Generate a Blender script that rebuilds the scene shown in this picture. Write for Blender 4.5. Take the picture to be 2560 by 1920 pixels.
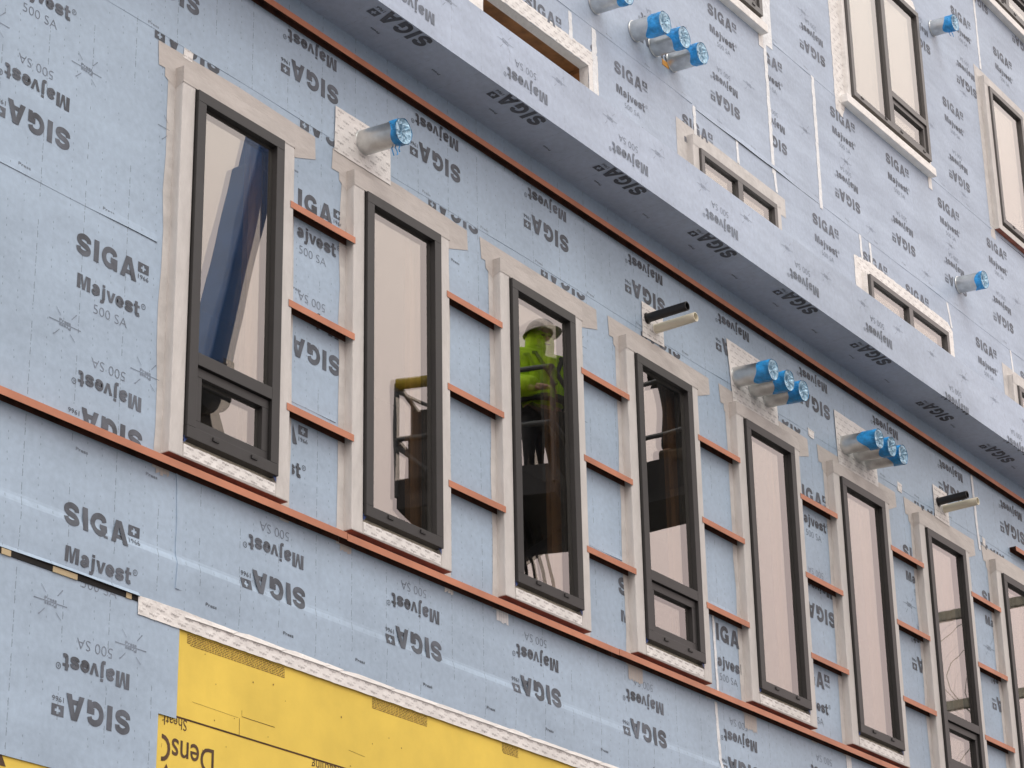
import bpy, bmesh, math, random
from mathutils import Vector, Matrix
random.seed(7)
S = bpy.context.scene
C = S.collection
for o in list(bpy.data.objects): bpy.data.objects.remove(o)
R = math.radians

# ------------------------------------------------------------------ camera
cam = bpy.data.cameras.new('camera'); co = bpy.data.objects.new('camera', cam); C.objects.link(co)
cam.sensor_width = 36.0; cam.lens = 86.6835; cam.clip_start = 0.1; cam.clip_end = 2000
rt = Vector((0.56984151, -0.8215527, -0.01821587)); dn = Vector((0.30973809, 0.23526561, -0.92125589)); fw = Vector((0.76114583, 0.5193277, 0.38853027))
co.matrix_world = Matrix(((rt.x, -dn.x, -fw.x, 0), (rt.y, -dn.y, -fw.y, -8), (rt.z, -dn.z, -fw.z, 0), (0, 0, 0, 1)))
S.camera = co

# ------------------------------------------------------------------ world, sun, exposure
SUN_EL, SUN_AZ = R(58), R(215)
w = bpy.data.worlds.new("World"); S.world = w; w.use_nodes = True
nt = w.node_tree; nt.nodes.clear()
def wn(t, **k):
    n = nt.nodes.new(t)
    for a, b in k.items(): setattr(n, a, b)
    return n
out = wn('ShaderNodeOutputWorld'); bg = wn('ShaderNodeBackground'); bg.inputs[1].default_value = 0.1
sky = wn('ShaderNodeTexSky', sky_type='NISHITA', sun_disc=False, sun_elevation=SUN_EL, sun_rotation=SUN_AZ, dust_density=4.0)
tc = wn('ShaderNodeTexCoord'); sep = wn('ShaderNodeSeparateXYZ'); nt.links.new(tc.outputs['Generated'], sep.inputs[0])
ramp = wn('ShaderNodeValToRGB'); nt.links.new(sep.outputs[2], ramp.inputs[0])
e = ramp.color_ramp.elements
e[0].position = 0.0; e[0].color = (0.50, 0.42, 0.40, 1)
e[1].position = 1.0; e[1].color = (0.92, 0.96, 1.0, 1)
for p_, c_ in ((0.30, (0.66, 0.545, 0.525, 1)), (0.45, (0.79, 0.695, 0.655, 1)), (0.58, (0.93, 0.885, 0.835, 1))):
    q = ramp.color_ramp.elements.new(p_); q.color = c_
sc_ = wn('ShaderNodeVectorMath', operation='SCALE'); sc_.inputs[3].default_value = 23.0; nt.links.new(ramp.outputs[0], sc_.inputs[0])
nz = wn('ShaderNodeTexNoise'); nz.inputs['Scale'].default_value = 2.2; nz.inputs['Detail'].default_value = 3; nt.links.new(tc.outputs['Generated'], nz.inputs['Vector'])
mr = wn('ShaderNodeMapRange'); mr.inputs[1].default_value = .3; mr.inputs[2].default_value = .7; mr.inputs[3].default_value = .93; mr.inputs[4].default_value = 1.05
nt.links.new(nz.outputs[0], mr.inputs[0])
sc2 = wn('ShaderNodeVectorMath', operation='SCALE'); nt.links.new(sc_.outputs[0], sc2.inputs[0]); nt.links.new(mr.outputs[0], sc2.inputs[3])
mx = wn('ShaderNodeMix', data_type='RGBA'); mx.inputs[0].default_value = 0.93
nt.links.new(sky.outputs[0], mx.inputs[6]); nt.links.new(sc2.outputs[0], mx.inputs[7])
nt.links.new(mx.outputs[2], bg.inputs[0]); nt.links.new(bg.outputs[0], out.inputs[0])
sl = bpy.data.lights.new('sun', 'SUN'); sl.energy = 0.8; sl.angle = R(25); sl.color = (1, .95, .88)
so = bpy.data.objects.new('sun', sl); C.objects.link(so)
sd = Vector((-0.35, -0.55, 0.95)).normalized()
so.rotation_euler = sd.to_track_quat('Z', 'Y').to_euler()
S.view_settings.view_transform = 'Standard'; S.view_settings.look = 'None'; S.view_settings.exposure = 0.0; S.view_settings.gamma = 1.0
S.render.engine = 'CYCLES'
try:
    S.cycles.max_bounces = 8; S.cycles.transparent_max_bounces = 16; S.cycles.use_denoising = True
except Exception: pass

# ------------------------------------------------------------------ materials
def mat(name, col, rough=.6, metal=0, spec=.5, var=.06, vscale=3.0, bump=0, bscale=20, stretch=(1, 1, 1), col2=None):
    m = bpy.data.materials.new(name); m.use_nodes = True; t = m.node_tree; b = t.nodes['Principled BSDF']
    b.inputs['Roughness'].default_value = rough; b.inputs['Metallic'].default_value = metal; b.inputs['Specular IOR Level'].default_value = spec
    tcn = t.nodes.new('ShaderNodeTexCoord'); mp = t.nodes.new('ShaderNodeMapping'); mp.inputs['Scale'].default_value = stretch
    t.links.new(tcn.outputs['Object'], mp.inputs[0])
    n = t.nodes.new('ShaderNodeTexNoise'); n.inputs['Scale'].default_value = vscale; n.inputs['Detail'].default_value = 5; n.inputs['Roughness'].default_value = .6
    t.links.new(mp.outputs[0], n.inputs['Vector'])
    r = t.nodes.new('ShaderNodeMix'); r.data_type = 'RGBA'
    c2 = col2 or tuple(max(0, c * (1 - 2.2 * var)) for c in col); c1 = tuple(min(1, c * (1 + 1.2 * var)) for c in col)
    r.inputs[6].default_value = (*c2, 1); r.inputs[7].default_value = (*c1, 1)
    mrn = t.nodes.new('ShaderNodeMapRange'); mrn.inputs[1].default_value = .3; mrn.inputs[2].default_value = .68
    t.links.new(n.outputs[0], mrn.inputs[0]); t.links.new(mrn.outputs[0], r.inputs[0])
    t.links.new(r.outputs[2], b.inputs['Base Color'])
    if bump:
        n2 = t.nodes.new('ShaderNodeTexNoise'); n2.inputs['Scale'].default_value = bscale; n2.inputs['Detail'].default_value = 4
        t.links.new(mp.outputs[0], n2.inputs['Vector'])
        bp = t.nodes.new('ShaderNodeBump'); bp.inputs['Strength'].default_value = bump; bp.inputs['Distance'].default_value = .02
        t.links.new(n2.outputs[0], bp.inputs['Height']); t.links.new(bp.outputs[0], b.inputs['Normal'])
    m['mix'] = 0
    return m

def membrane(name, col, px=0.0, pz=0.0, rough=.52, strength=.50, wrinkle=.65):
    """blue woven membrane: mottled felt, dashed cut lines every 315 mm, dot grid every 105 mm, slack wrinkles"""
    m = mat(name, col, rough=rough, var=.055, vscale=1.3)
    t = m.node_tree; b = t.nodes['Principled BSDF']; L = t.links.new
    base = b.inputs['Base Color'].links[0].from_socket
    tcn = t.nodes.new('ShaderNodeTexCoord'); sp = t.nodes.new('ShaderNodeSeparateXYZ'); L(tcn.outputs['Object'], sp.inputs[0])
    def M(op, a, b_=None, c=None):
        n = t.nodes.new('ShaderNodeMath'); n.operation = op
        for i, v in enumerate((a, b_, c)):
            if v is None: continue
            if isinstance(v, (int, float)): n.inputs[i].default_value = v
            else: L(v, n.inputs[i])
        return n.outputs[0]
    # fine felt speckle
    fn = t.nodes.new('ShaderNodeTexNoise'); fn.inputs['Scale'].default_value = 26; fn.inputs['Detail'].default_value = 4; L(tcn.outputs['Object'], fn.inputs['Vector'])
    x = M('ADD', sp.outputs[0], 50 - px); zsum = M('SUBTRACT', sp.outputs[2], sp.outputs[1]); z = M('ADD', zsum, 50 - pz)
    fx = M('ABSOLUTE', M('SUBTRACT', M('FRACT', M('DIVIDE', x, .315)), .5))        # .5 = on line
    line = M('GREATER_THAN', fx, .5 - .0024 / .315)
    dash = M('GREATER_THAN', M('FRACT', M('DIVIDE', z, .07)), .45)
    dl = M('MULTIPLY', line, dash)
    dx = M('MULTIPLY', M('SUBTRACT', M('FRACT', M('DIVIDE', M('ADD', x, .0525), .105)), .5), .105)
    row = M('MULTIPLY', M('FLOOR', M('DIVIDE', x, .105)), .035)
    dz = M('MULTIPLY', M('SUBTRACT', M('FRACT', M('DIVIDE', M('ADD', z, row), .105)), .5), .105)
    dot = M('LESS_THAN', M('SQRT', M('ADD', M('MULTIPLY', dx, dx), M('MULTIPLY', M('MULTIPLY', dz, .7), M('MULTIPLY', dz, .7)))), .0046)
    gate = t.nodes.new('ShaderNodeTexNoise'); gate.inputs['Scale'].default_value = 5.5; L(tcn.outputs['Object'], gate.inputs['Vector'])
    g = M('MULTIPLY', M('GREATER_THAN', gate.outputs[0], .44), strength)
    mark = M('MULTIPLY', M('MAXIMUM', dl, dot), g)
    fmr = t.nodes.new('ShaderNodeMapRange'); fmr.inputs[1].default_value = .3; fmr.inputs[2].default_value = .7; fmr.inputs[3].default_value = .93; fmr.inputs[4].default_value = 1.05
    L(fn.outputs[0], fmr.inputs[0])
    sc = t.nodes.new('ShaderNodeVectorMath'); sc.operation = 'SCALE'; L(base, sc.inputs[0]); L(fmr.outputs[0], sc.inputs[3])
    mxn = t.nodes.new('ShaderNodeMix'); mxn.data_type = 'RGBA'; L(mark, mxn.inputs[0]); L(sc.outputs[0], mxn.inputs[6]); mxn.inputs[7].default_value = (.06, .075, .09, 1)
    L(mxn.outputs[2], b.inputs['Base Color'])
    # slack wrinkles and soft billows
    mp = t.nodes.new('ShaderNodeMapping'); mp.inputs['Scale'].default_value = (.45, 1, 1.5); mp.inputs['Rotation'].default_value = (0, .22, 0); L(tcn.outputs['Object'], mp.inputs[0])
    wn_ = t.nodes.new('ShaderNodeTexNoise'); wn_.inputs['Scale'].default_value = 1.5; wn_.inputs['Detail'].default_value = 2.5; L(mp.outputs[0], wn_.inputs['Vector'])
    rd = t.nodes.new('ShaderNodeTexNoise'); rd.noise_type = 'RIDGED_MULTIFRACTAL'; rd.inputs['Scale'].default_value = .8; rd.inputs['Detail'].default_value = 1; L(mp.outputs[0], rd.inputs['Vector'])
    hsum = M('ADD', M('MULTIPLY', wn_.outputs[0], .8), M('MULTIPLY', M('POWER', rd.outputs[0], 3.0), .10))
    hs2 = M('ADD', hsum, M('MULTIPLY', fn.outputs[0], .03))
    bp = t.nodes.new('ShaderNodeBump'); bp.inputs['Strength'].default_value = wrinkle; bp.inputs['Distance'].default_value = .05; L(hs2, bp.inputs['Height']); L(bp.outputs[0], b.inputs['Normal'])
    return m

M_low = membrane('membrane_lower', (.360, .462, .575), px=7.939, pz=3.88)
M_up = membrane('membrane_upper', (.385, .460, .570), px=16.0, pz=3.88, strength=.16, wrinkle=1.0)
M_fas = membrane('membrane_overhang', (.440, .517, .640), px=10.3, pz=3.88, strength=.22)
M_print = mat('print_ink', (.092, .106, .130), rough=.6, var=.25, vscale=5)
M_print_sheen = mat('print_ink_sheen', (.125, .143, .178), rough=.6, var=.2, vscale=5)  # ink lightened: grazing sheen of the upper wall is in the colour
M_printlight = mat('print_ink_pale', (.18, .21, .26), rough=.6, var=.2, vscale=5)
M_faint = mat('print_ink_faint', (.27, .31, .38), rough=.6, var=.2)
M_beige = mat('trim_wrap', (.585, .562, .535), rough=.55, var=.045, vscale=7, bump=.4, bscale=13, stretch=(1.8, 1.8, .6))
M_head = mat('head_wrap', (.515, .480, .448), rough=.6, var=.045, vscale=5, bump=.35, bscale=10, stretch=(.8, 1.6, 1.6))
M_flange = mat('flange_wrap', (.56, .54, .515), rough=.55, var=.08, vscale=8, bump=.3, bscale=12)
M_white = mat('white_tape', (.78, .76, .73), rough=.45, var=.05, vscale=6, bump=.55, bscale=18)
M_seam = mat('seam_tape', (.74, .76, .77), rough=.4, var=.05, vscale=10, bump=.5, bscale=25)
M_tapeprint = mat('tape_ink', (.44, .42, .41), rough=.6, var=.2, vscale=30)
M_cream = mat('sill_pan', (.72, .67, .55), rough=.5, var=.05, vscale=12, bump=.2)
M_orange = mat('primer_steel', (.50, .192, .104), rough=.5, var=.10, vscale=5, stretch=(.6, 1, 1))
M_inner_shade = mat('rail_inside_shade', (.085, .030, .018), rough=.8, var=.3, vscale=10)  # shade of the hollow rail, put into a dark base colour
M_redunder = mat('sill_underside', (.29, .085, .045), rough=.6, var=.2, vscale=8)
M_frame = mat('window_metal', (.028, .0272, .0268), rough=.45, spec=.45, var=.06, vscale=8)
M_frame_sheen = mat('window_metal_sheen', (.078, .073, .070), rough=.38, spec=.7, var=.06, vscale=8)  # paler copy of the window metal, with grazing sheen painted into it
M_spacer = mat('glazing_spacer', (.05, .05, .05), rough=.5)
M_black = mat('black_rubber', (.012, .011, .011), rough=.6)
M_gap = mat('dark_gap', (.008, .007, .006), rough=.9)
M_blue = mat('blue_tape', (.030, .31, .70), rough=.35, var=.25, vscale=14, bump=.7, bscale=22)
M_film = mat('blue_film', (.30, .48, .60), rough=.25, var=.5, vscale=9, bump=.9, bscale=16, stretch=(3, 1, .5), spec=.8, col2=(.05, .14, .24))
M_blueprimer = mat('blue_primer', (.03, .07, .24), rough=.5)
M_duct = mat('galvanised', (.66, .67, .66), rough=.34, metal=1, var=.12, vscale=7, bump=.12, bscale=12)
M_pvcw = mat('pvc_cream', (.74, .69, .55), rough=.35, var=.05)
M_pvcb = mat('pvc_black', (.010, .010, .011), rough=.4)
M_yellow = mat('sheathing_yellow', (.78, .565, .088), rough=.72, var=.06, vscale=2.2, bump=.035, bscale=30)
M_brown = mat('sheathing_ink', (.085, .042, .018), rough=.7, var=.2, vscale=8)
M_fine = mat('fine_ink', (.26, .15, .03), rough=.7, var=.3, vscale=40)
M_edge = mat('joint_line', (.07, .03, .012), rough=.9, var=.3, vscale=10)  # dark brown lines of board joints and score marks
M_wood = mat('lumber', (.30, .135, .050), rough=.6, var=.22, vscale=5, stretch=(1, 1, 6))
M_stud = mat('stud_wood', (.30, .155, .075), rough=.6, var=.2, vscale=4, stretch=(6, 6, .5))
M_room = mat('room_dark', (.055, .05, .048), rough=.9, var=.15)
M_tan = mat('shim_tan', (.50, .40, .24), rough=.7, var=.15)
M_ground = mat('asphalt', (.125, .123, .122), rough=.9, var=.2, vscale=6, bump=.3, bscale=60)
M_deck = mat('deck_membrane', (.55, .55, .56), rough=.7)

def glass(name, r0, tint, seed, wav):
    m = bpy.data.materials.new(name); m.use_nodes = True; t = m.node_tree; t.nodes.clear()
    o = t.nodes.new('ShaderNodeOutputMaterial'); mix = t.nodes.new('ShaderNodeMixShader'); tr = t.nodes.new('ShaderNodeBsdfTransparent'); gl = t.nodes.new('ShaderNodeBsdfGlossy')
    tr.inputs[0].default_value = (.80, .80, .76, 1); gl.inputs[0].default_value = (*tint, 1); gl.inputs['Roughness'].default_value = 0.0
    ge = t.nodes.new('ShaderNodeNewGeometry'); dt = t.nodes.new('ShaderNodeVectorMath'); dt.operation = 'DOT_PRODUCT'; t.links.new(ge.outputs['Incoming'], dt.inputs[0]); t.links.new(ge.outputs['True Normal'], dt.inputs[1])
    def mth(op, a, b_):
        q = t.nodes.new('ShaderNodeMath'); q.operation = op; q.use_clamp = op == 'ADD'
        for i_, v_ in enumerate((a, b_)):
            if isinstance(v_, (int, float)): q.inputs[i_].default_value = v_
            elif v_ is not None: t.links.new(v_, q.inputs[i_])
        return q
    ab = mth('ABSOLUTE', dt.outputs['Value'], None); om = mth('SUBTRACT', 1.0, ab.outputs[0]); pw = mth('POWER', om.outputs[0], 4.0); ml = mth('MULTIPLY', pw.outputs[0], 1 - r0); f = mth('ADD', ml.outputs[0], r0)   # both faces alike
    tcn = t.nodes.new('ShaderNodeTexCoord'); mp = t.nodes.new('ShaderNodeMapping'); mp.inputs['Location'].default_value = (seed, seed * 1.7, seed * .3); mp.inputs['Scale'].default_value = (1, 1, .45)
    n = t.nodes.new('ShaderNodeTexNoise'); n.inputs['Scale'].default_value = 2.4; n.inputs['Detail'].default_value = 1
    b = t.nodes.new('ShaderNodeBump'); b.inputs['Strength'].default_value = wav; b.inputs['Distance'].default_value = .01
    t.links.new(tcn.outputs['Object'], mp.inputs[0]); t.links.new(mp.outputs[0], n.inputs['Vector']); t.links.new(n.outputs[0], b.inputs['Height']); t.links.new(b.outputs[0], gl.inputs['Normal'])
    t.links.new(f.outputs[0], mix.inputs[0]); t.links.new(tr.outputs[0], mix.inputs[1]); t.links.new(gl.outputs[0], mix.inputs[2]); t.links.new(mix.outputs[0], o.inputs[0])
    return m
M_glo = glass('outer_glass', .175, (1, .975, .965), 0.0, .06)
M_gli = glass('inner_glass', .27, (1, .96, .93), 5.3, .10)

# ------------------------------------------------------------------ mesh helpers
class MB:
    def __init__(s): s.v = []; s.f = []; s.m = []
    def quad(s, pts, mi=0):
        i = len(s.v); s.v += [tuple(p) for p in pts]; s.f.append(tuple(range(i, i + len(pts)))); s.m.append(mi)
    def box(s, x0, x1, y0, y1, z0, z1, mi=0, skip=''):
        i = len(s.v)
        s.v += [(x0, y0, z0), (x1, y0, z0), (x1, y1, z0), (x0, y1, z0), (x0, y0, z1), (x1, y0, z1), (x1, y1, z1), (x0, y1, z1)]
        fs = {'b': (3, 2, 1, 0), 't': (4, 5, 6, 7), 'f': (0, 1, 5, 4), 'k': (2, 3, 7, 6), 'l': (3, 0, 4, 7), 'r': (1, 2, 6, 5)}
        for k, a in fs.items():
            if k in skip: continue
            s.f.append(tuple(i + q for q in a)); s.m.append(mi)
    def ring(s, x0, x1, z0, z1, w, y0, y1, mi=0, wb=None, wt=None):
        """rectangular frame in the XZ plane, four butted pieces"""
        wb = w if wb is None else wb; wt = w if wt is None else wt
        s.box(x0, x1, y0, y1, z1 - wt, z1, mi); s.box(x0, x1, y0, y1, z0, z0 + wb, mi)
        s.box(x0, x0 + w, y0, y1, z0 + wb, z1 - wt, mi); s.box(x1 - w, x1, y0, y1, z0 + wb, z1 - wt, mi)
    def tube(s, a, b, r, n=16, mi=0, caps=True, r2=None):
        a = Vector(a); b = Vector(b); d = (b - a).normalized(); u = d.orthogonal().normalized(); v = d.cross(u); r2 = r if r2 is None else r2
        i = len(s.v)
        for k in range(n):
            c = u * math.cos(2 * math.pi * k / n) + v * math.sin(2 * math.pi * k / n)
            s.v.append(tuple(a + c * r)); s.v.append(tuple(b + c * r2))
        for k in range(n):
            j = (k + 1) % n; s.f.append((i + 2 * k, i + 2 * j, i + 2 * j + 1, i + 2 * k + 1)); s.m.append(mi)
        if caps:
            s.f.append(tuple(i + 2 * k for k in range(n))[::-1]); s.m.append(mi); s.f.append(tuple(i + 2 * k + 1 for k in range(n))); s.m.append(mi)
    def path(s, pts, r, n=10, mi=0):
        for a, b in zip(pts[:-1], pts[1:]): s.tube(a, b, r, n, mi)
    def beam(s, a, b, w, h, mi=0):
        a = Vector(a); b = Vector(b); d = (b - a).normalized(); u = d.cross(Vector((0, 0, 1))).normalized(); v = u.cross(d)
        i = len(s.v)
        for p in (a, b):
            for su, sv in ((-1, -1), (1, -1), (1, 1), (-1, 1)): s.v.append(tuple(p + u * su * w / 2 + v * sv * h / 2))
        for f in ((3, 2, 1, 0), (4, 5, 6, 7), (0, 1, 5, 4), (1, 2, 6, 5), (2, 3, 7, 6), (3, 0, 4, 7)): s.f.append(tuple(i + q for q in f)); s.m.append(mi)
    def build(s, name, mats, parent=None, smooth=False, bevel=0):
        me = bpy.data.meshes.new(name); me.from_pydata(s.v, [], s.f)
        if not isinstance(mats, (list, tuple)): mats = [mats]
        for m in mats: me.materials.append(m)
        me.polygons.foreach_set('material_index', s.m)
        if smooth: me.polygons.foreach_set('use_smooth', [len(f) == 4 for f in s.f])
        me.update(); o = bpy.data.objects.new(name, me); C.objects.link(o)
        if parent: o.parent = parent
        if bevel:
            b = o.modifiers.new('bevel', 'BEVEL'); b.width = bevel; b.segments = 2; b.limit_method = 'ANGLE'
        return o
def empty(name, loc=(0, 0, 0), label=None, cat=None, group=None):
    o = bpy.data.objects.new(name, None); C.objects.link(o); o.location = loc
    return tag(o, label, cat, group)
def tag(o, label=None, cat=None, group=None, kind=None):
    if label: o['label'] = label
    if cat: o['category'] = cat
    if group: o['group'] = group
    if kind: o['kind'] = kind
    return o

# ------------------------------------------------------------------ lettering (flat polygons in metres, x right, z up)
def spline(P, n=5):
    out = []; Q = [P[0]] + list(P) + [P[-1]]
    for i in range(1, len(Q) - 2):
        p0, p1, p2, p3 = Q[i - 1:i + 3]
        for k in range(n):
            t = k / n
            out.append(tuple(.5 * ((2 * p1[c]) + (-p0[c] + p2[c]) * t + (2 * p0[c] - 5 * p1[c] + 4 * p2[c] - p3[c]) * t * t + (-p0[c] + 3 * p1[c] - 3 * p2[c] + p3[c]) * t ** 3) for c in (0, 1)))
    out.append(tuple(P[-1])); return out
def stroke(P, wd, curve=True):
    P = spline(P) if curve else P; L = []; Rr = []
    for i, p in enumerate(P):
        a = P[max(0, i - 1)]; b = P[min(len(P) - 1, i + 1)]; dx, dz = b[0] - a[0], b[1] - a[1]; l = math.hypot(dx, dz) or 1
        nx, nz_ = -dz / l * wd / 2, dx / l * wd / 2; L.append((p[0] + nx, p[1] + nz_)); Rr.append((p[0] - nx, p[1] - nz_))
    return [[L[i], Rr[i], Rr[i + 1], L[i + 1]] for i in range(len(P) - 1)]
def inbox(P, x0, x1, z0, z1, wd): return [(x0 + wd / 2 + u * (x1 - x0 - wd), z0 + wd / 2 + v * (z1 - z0 - wd)) for u, v in P]
def rect(x0, x1, z0, z1): return [[(x0, z0), (x1, z0), (x1, z1), (x0, z1)]]
GS = [(1, .70), (.93, .90), (.5, 1), (.09, .88), (.03, .70), (.2, .56), (.5, .49), (.82, .42), (1, .27), (.9, .09), (.5, 0), (.08, .1), (0, .31)]
def siga():
    g = []; H0, H1 = .105, .2265; w_ = .031
    g.append(stroke(inbox(GS, -.019, .085, H0, H1, w_), w_)); g.append(rect(.107, .143, H0, H1))
    gc = [(.96, .72), (.86, .92), (.52, 1), (.15, .85), (0, .5), (.15, .15), (.5, 0), (.80, .10), (.93, .30)]
    g.append(stroke(inbox(gc, .164, .279, H0, H1, w_), w_)); g.append(rect(.250, .278, H0, .160)); g.append(rect(.229, .278, .143, .171))
    A = H0; T = H1
    g.append([[(.300, A), (.334, A), (.371, T), (.341, T)]]); g.append([[(.386, A), (.421, A), (.380, T), (.350, T)]]); g.append(rect(.326, .394, .128, .152))
    x0, x1, z0, z1 = .431, .512, .1725, .2275; cx, cz = (x0 + x1) / 2, (z0 + z1) / 2; a, l = .0065, .0185
    m = rect(x0, cx - l, z0, z1) + rect(cx + l, x1, z0, z1) + rect(cx - l, cx + l, z0, cz - l) + rect(cx - l, cx + l, cz + l, z1)
    for sx in (0, 1):
        for sz in (0, 1):
            xa, xb = (cx - l, cx - a) if sx == 0 else (cx + a, cx + l); za, zb = (cz - l, cz - a) if sz == 0 else (cz + a, cz + l)
            m += rect(xa, xb, za, zb)
    g.append(m); return g
def majvest():
    g = []; B, X = -.079, -.020
    g += [rect(0, .024, B, 0), rect(.070, .094, B, 0), [[(.024, 0), (.037, B), (.047, B), (.047, -.050), (.035, 0)]], [[(.070, 0), (.057, B), (.047, B), (.047, -.050), (.059, 0)]]]
    w_ = .019
    g.append(stroke(inbox([(.04, .76), (.3, 1), (.75, .98), (1, .68), (1, 0)], .104, .162, B, X + .002, w_), w_)); g.append(stroke(inbox([(1, .56), (.45, .5), (0, .30), (.28, 0), (.8, .1), (1, .3)], .104, .160, B - .001, X, w_ * .9), w_ * .9))
    g += [rect(.181, .201, -.080, X), rect(.181, .201, -.014, 0), stroke([(.191, -.078), (.188, -.093), (.178, -.096), (.169, -.095)], .018)]
    g += [[[(.211, X), (.231, X), (.244, -.060), (.244, B), (.234, B)]], [[(.275, X), (.255, X), (.244, -.060), (.244, B), (.254, B)]]]
    g.append(stroke(inbox([(.02, .45), (1, .45), (.92, .8), (.5, 1), (.1, .82), (0, .5), (.1, .16), (.5, 0), (.85, .1), (.97, .24)], .277, .337, B - .001, X + .002, .018), .018))
    g.append(stroke(inbox(GS, .345, .406, B - .001, X + .002, .018), .018))
    g += [stroke([(.430, -.002), (.430, -.062), (.436, -.072), (.447, -.072), (.454, -.070)], .020), rect(.412, .456, -.034, -.020)]
    return g
TXT = {}
def text_polys(s, size, offset=0.0, res=3):
    k = (s, size, offset)
    if k in TXT: return TXT[k]
    cu = bpy.data.curves.new('lettering', 'FONT'); cu.body = s; cu.size = 1; cu.offset = offset; cu.resolution_u = res
    ob = bpy.data.objects.new('lettering', cu); me = ob.to_mesh()
    P = [[(me.vertices[i].co.x, me.vertices[i].co.y) for i in p.vertices] for p in me.polygons]
    ob.to_mesh_clear(); bpy.data.objects.remove(ob); bpy.data.curves.remove(cu)
    xs = [p[0] for q in P for p in q]; x0 = min(xs)
    TXT[k] = ([[((x - x0) * size, z * size) for x, z in q] for q in P], (max(xs) - x0) * size)
    return TXT[k]
def fit_text(s, x0, x1, z0, z1, offset=0.0, res=3):
    P, wd = text_polys(s, 1.0, offset, res); zs = [p[1] for q in P for p in q]; a, b = min(zs), max(zs)
    return [[(x0 + x / wd * (x1 - x0), z0 + (z - a) / (b - a) * (z1 - z0)) for x, z in q] for q in P]
def ringp(cx, cz, r, wd, n=14): return stroke([(cx + r * math.cos(6.2832 * i / n), cz + r * math.sin(6.2832 * i / n)) for i in range(n + 1)], wd, False)
SIGA = siga(); MAJ = majvest()
LINES = {'S': (SIGA + [fit_text('1966', .434, .512, .133, .159, 0.004, 2)], 0),
         'M': (MAJ + [ringp(.483, -.014, .0145, .0035) + fit_text('R', .478, .489, -.020, -.008, 0, 2)], 0),
         '5': ([fit_text('500 SA', .125, .368, -.178, -.128, -.017)], 1)}
def presses():
    g = [fit_text('Press', -.040, .040, .005, .022, .012, 2), [[(-x, -z) for x, z in q] for q in fit_text('Press', -.040, .040, .005, .022, .012, 2)]]
    for a, b in (((-.104, 0), (.104, 0)), ((.043, .040), (.074, .074)), ((-.037, -.039), (-.072, -.074))): g.append(stroke([a, b], .0032, False))
    for a, b in (((-.034, .039), (-.067, .075)), ((.037, -.043), (.073, -.074))): g.append(stroke([a, b], .0022, False))
    g += [[[(.104, -.004), (.112, 0), (.104, .004)]], [[(-.104, .004), (-.112, 0), (-.104, -.004)]], [[(.068, .074), (.078, .078), (.074, .068)]], [[(-.068, -.074), (-.078, -.078), (-.074, -.068)]]]
    return g
PRESS = presses(); PW = [fit_text('Press', 0, .085, 0, .018, .014, 2)]
def clip(poly, box):
    for ax, lim, sg in ((0, box[0], 1), (0, box[1], -1), (1, box[2], 1), (1, box[3], -1)):
        if not poly: return poly
        o = []
        for i, p in enumerate(poly):
            q = poly[(i + 1) % len(poly)]; a = (p[ax] - lim) * sg; b = (q[ax] - lim) * sg
            if a >= 0: o.append(p)
            if a * b < 0:
                t = a / (a - b); o.append((p[0] + (q[0] - p[0]) * t, p[1] + (q[1] - p[1]) * t))
        poly = o
    return poly
def put(mb, groups, ax, az, inv, fn, mi, box=None, eps=.0016, sc=1.0):
    s = -1 if inv else 1
    for k, g in enumerate(groups):
        for poly in g:
            q = [(ax + s * x * sc, az + s * z * sc) for x, z in poly]
            if box: q = clip(q, box)
            if len(q) < 3: continue
            pts = [fn(x, z, eps + .00025 * (k % 7)) for x, z in q]
            a, b, c = (Vector(pts[i]) for i in (0, 1, 2))
            n = (b - a).cross(c - a)
            if n.y > 0 or (abs(n.y) < 1e-9 and n.z > 0): pts.reverse()
            mb.quad(pts, mi)
def block(mb, ax, az, inv, fn, show='SM5', box=None, mi=1):
    for c in show: put(mb, LINES[c][0], ax, az, inv, fn, mi + LINES[c][1], box)

# ------------------------------------------------------------------ building
ground = MB(); ground.quad([(-150, -150, -1.6), (200, -150, -1.6), (200, 150, -1.6), (-150, 150, -1.6)]); tag(ground.build('ground', M_ground), kind='structure')
bld = empty('building', (12, .08, -1.6), 'long blue membrane-wrapped building under construction with tall narrow windows and a boxed overhang', 'building')
def child(o):
    o.parent = bld; o.matrix_parent_inverse = Matrix.Translation((-12, -.08, 1.6)); return o
YW = .08
def smooth(t): t = max(0, min(1, t)); return t * t * (3 - 2 * t)
def ylow(x, z):
    """lower wall surface: the belt below the long rail bulges out under a horizontal crease at z 4.08"""
    y = YW
    if 3.2 < z < 4.3:
        wob = .5 + .5 * math.sin(x * 1.7 + 1.3 * math.sin(x * .6)) * .5 + .25
        if z > 4.085: k = 0
        elif z > 4.035: k = smooth((4.085 - z) / .05)
        else: k = 1 - smooth((4.035 - z) / .34) * .9
        y -= .0145 * k * min(1, max(.35, wob)) * (1 if x > 7 else 1)
    return y
NW = 9; PITCH = 1.4975; X0 = 8.759
wins = [X0 + PITCH * i for i in range(NW)]
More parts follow.
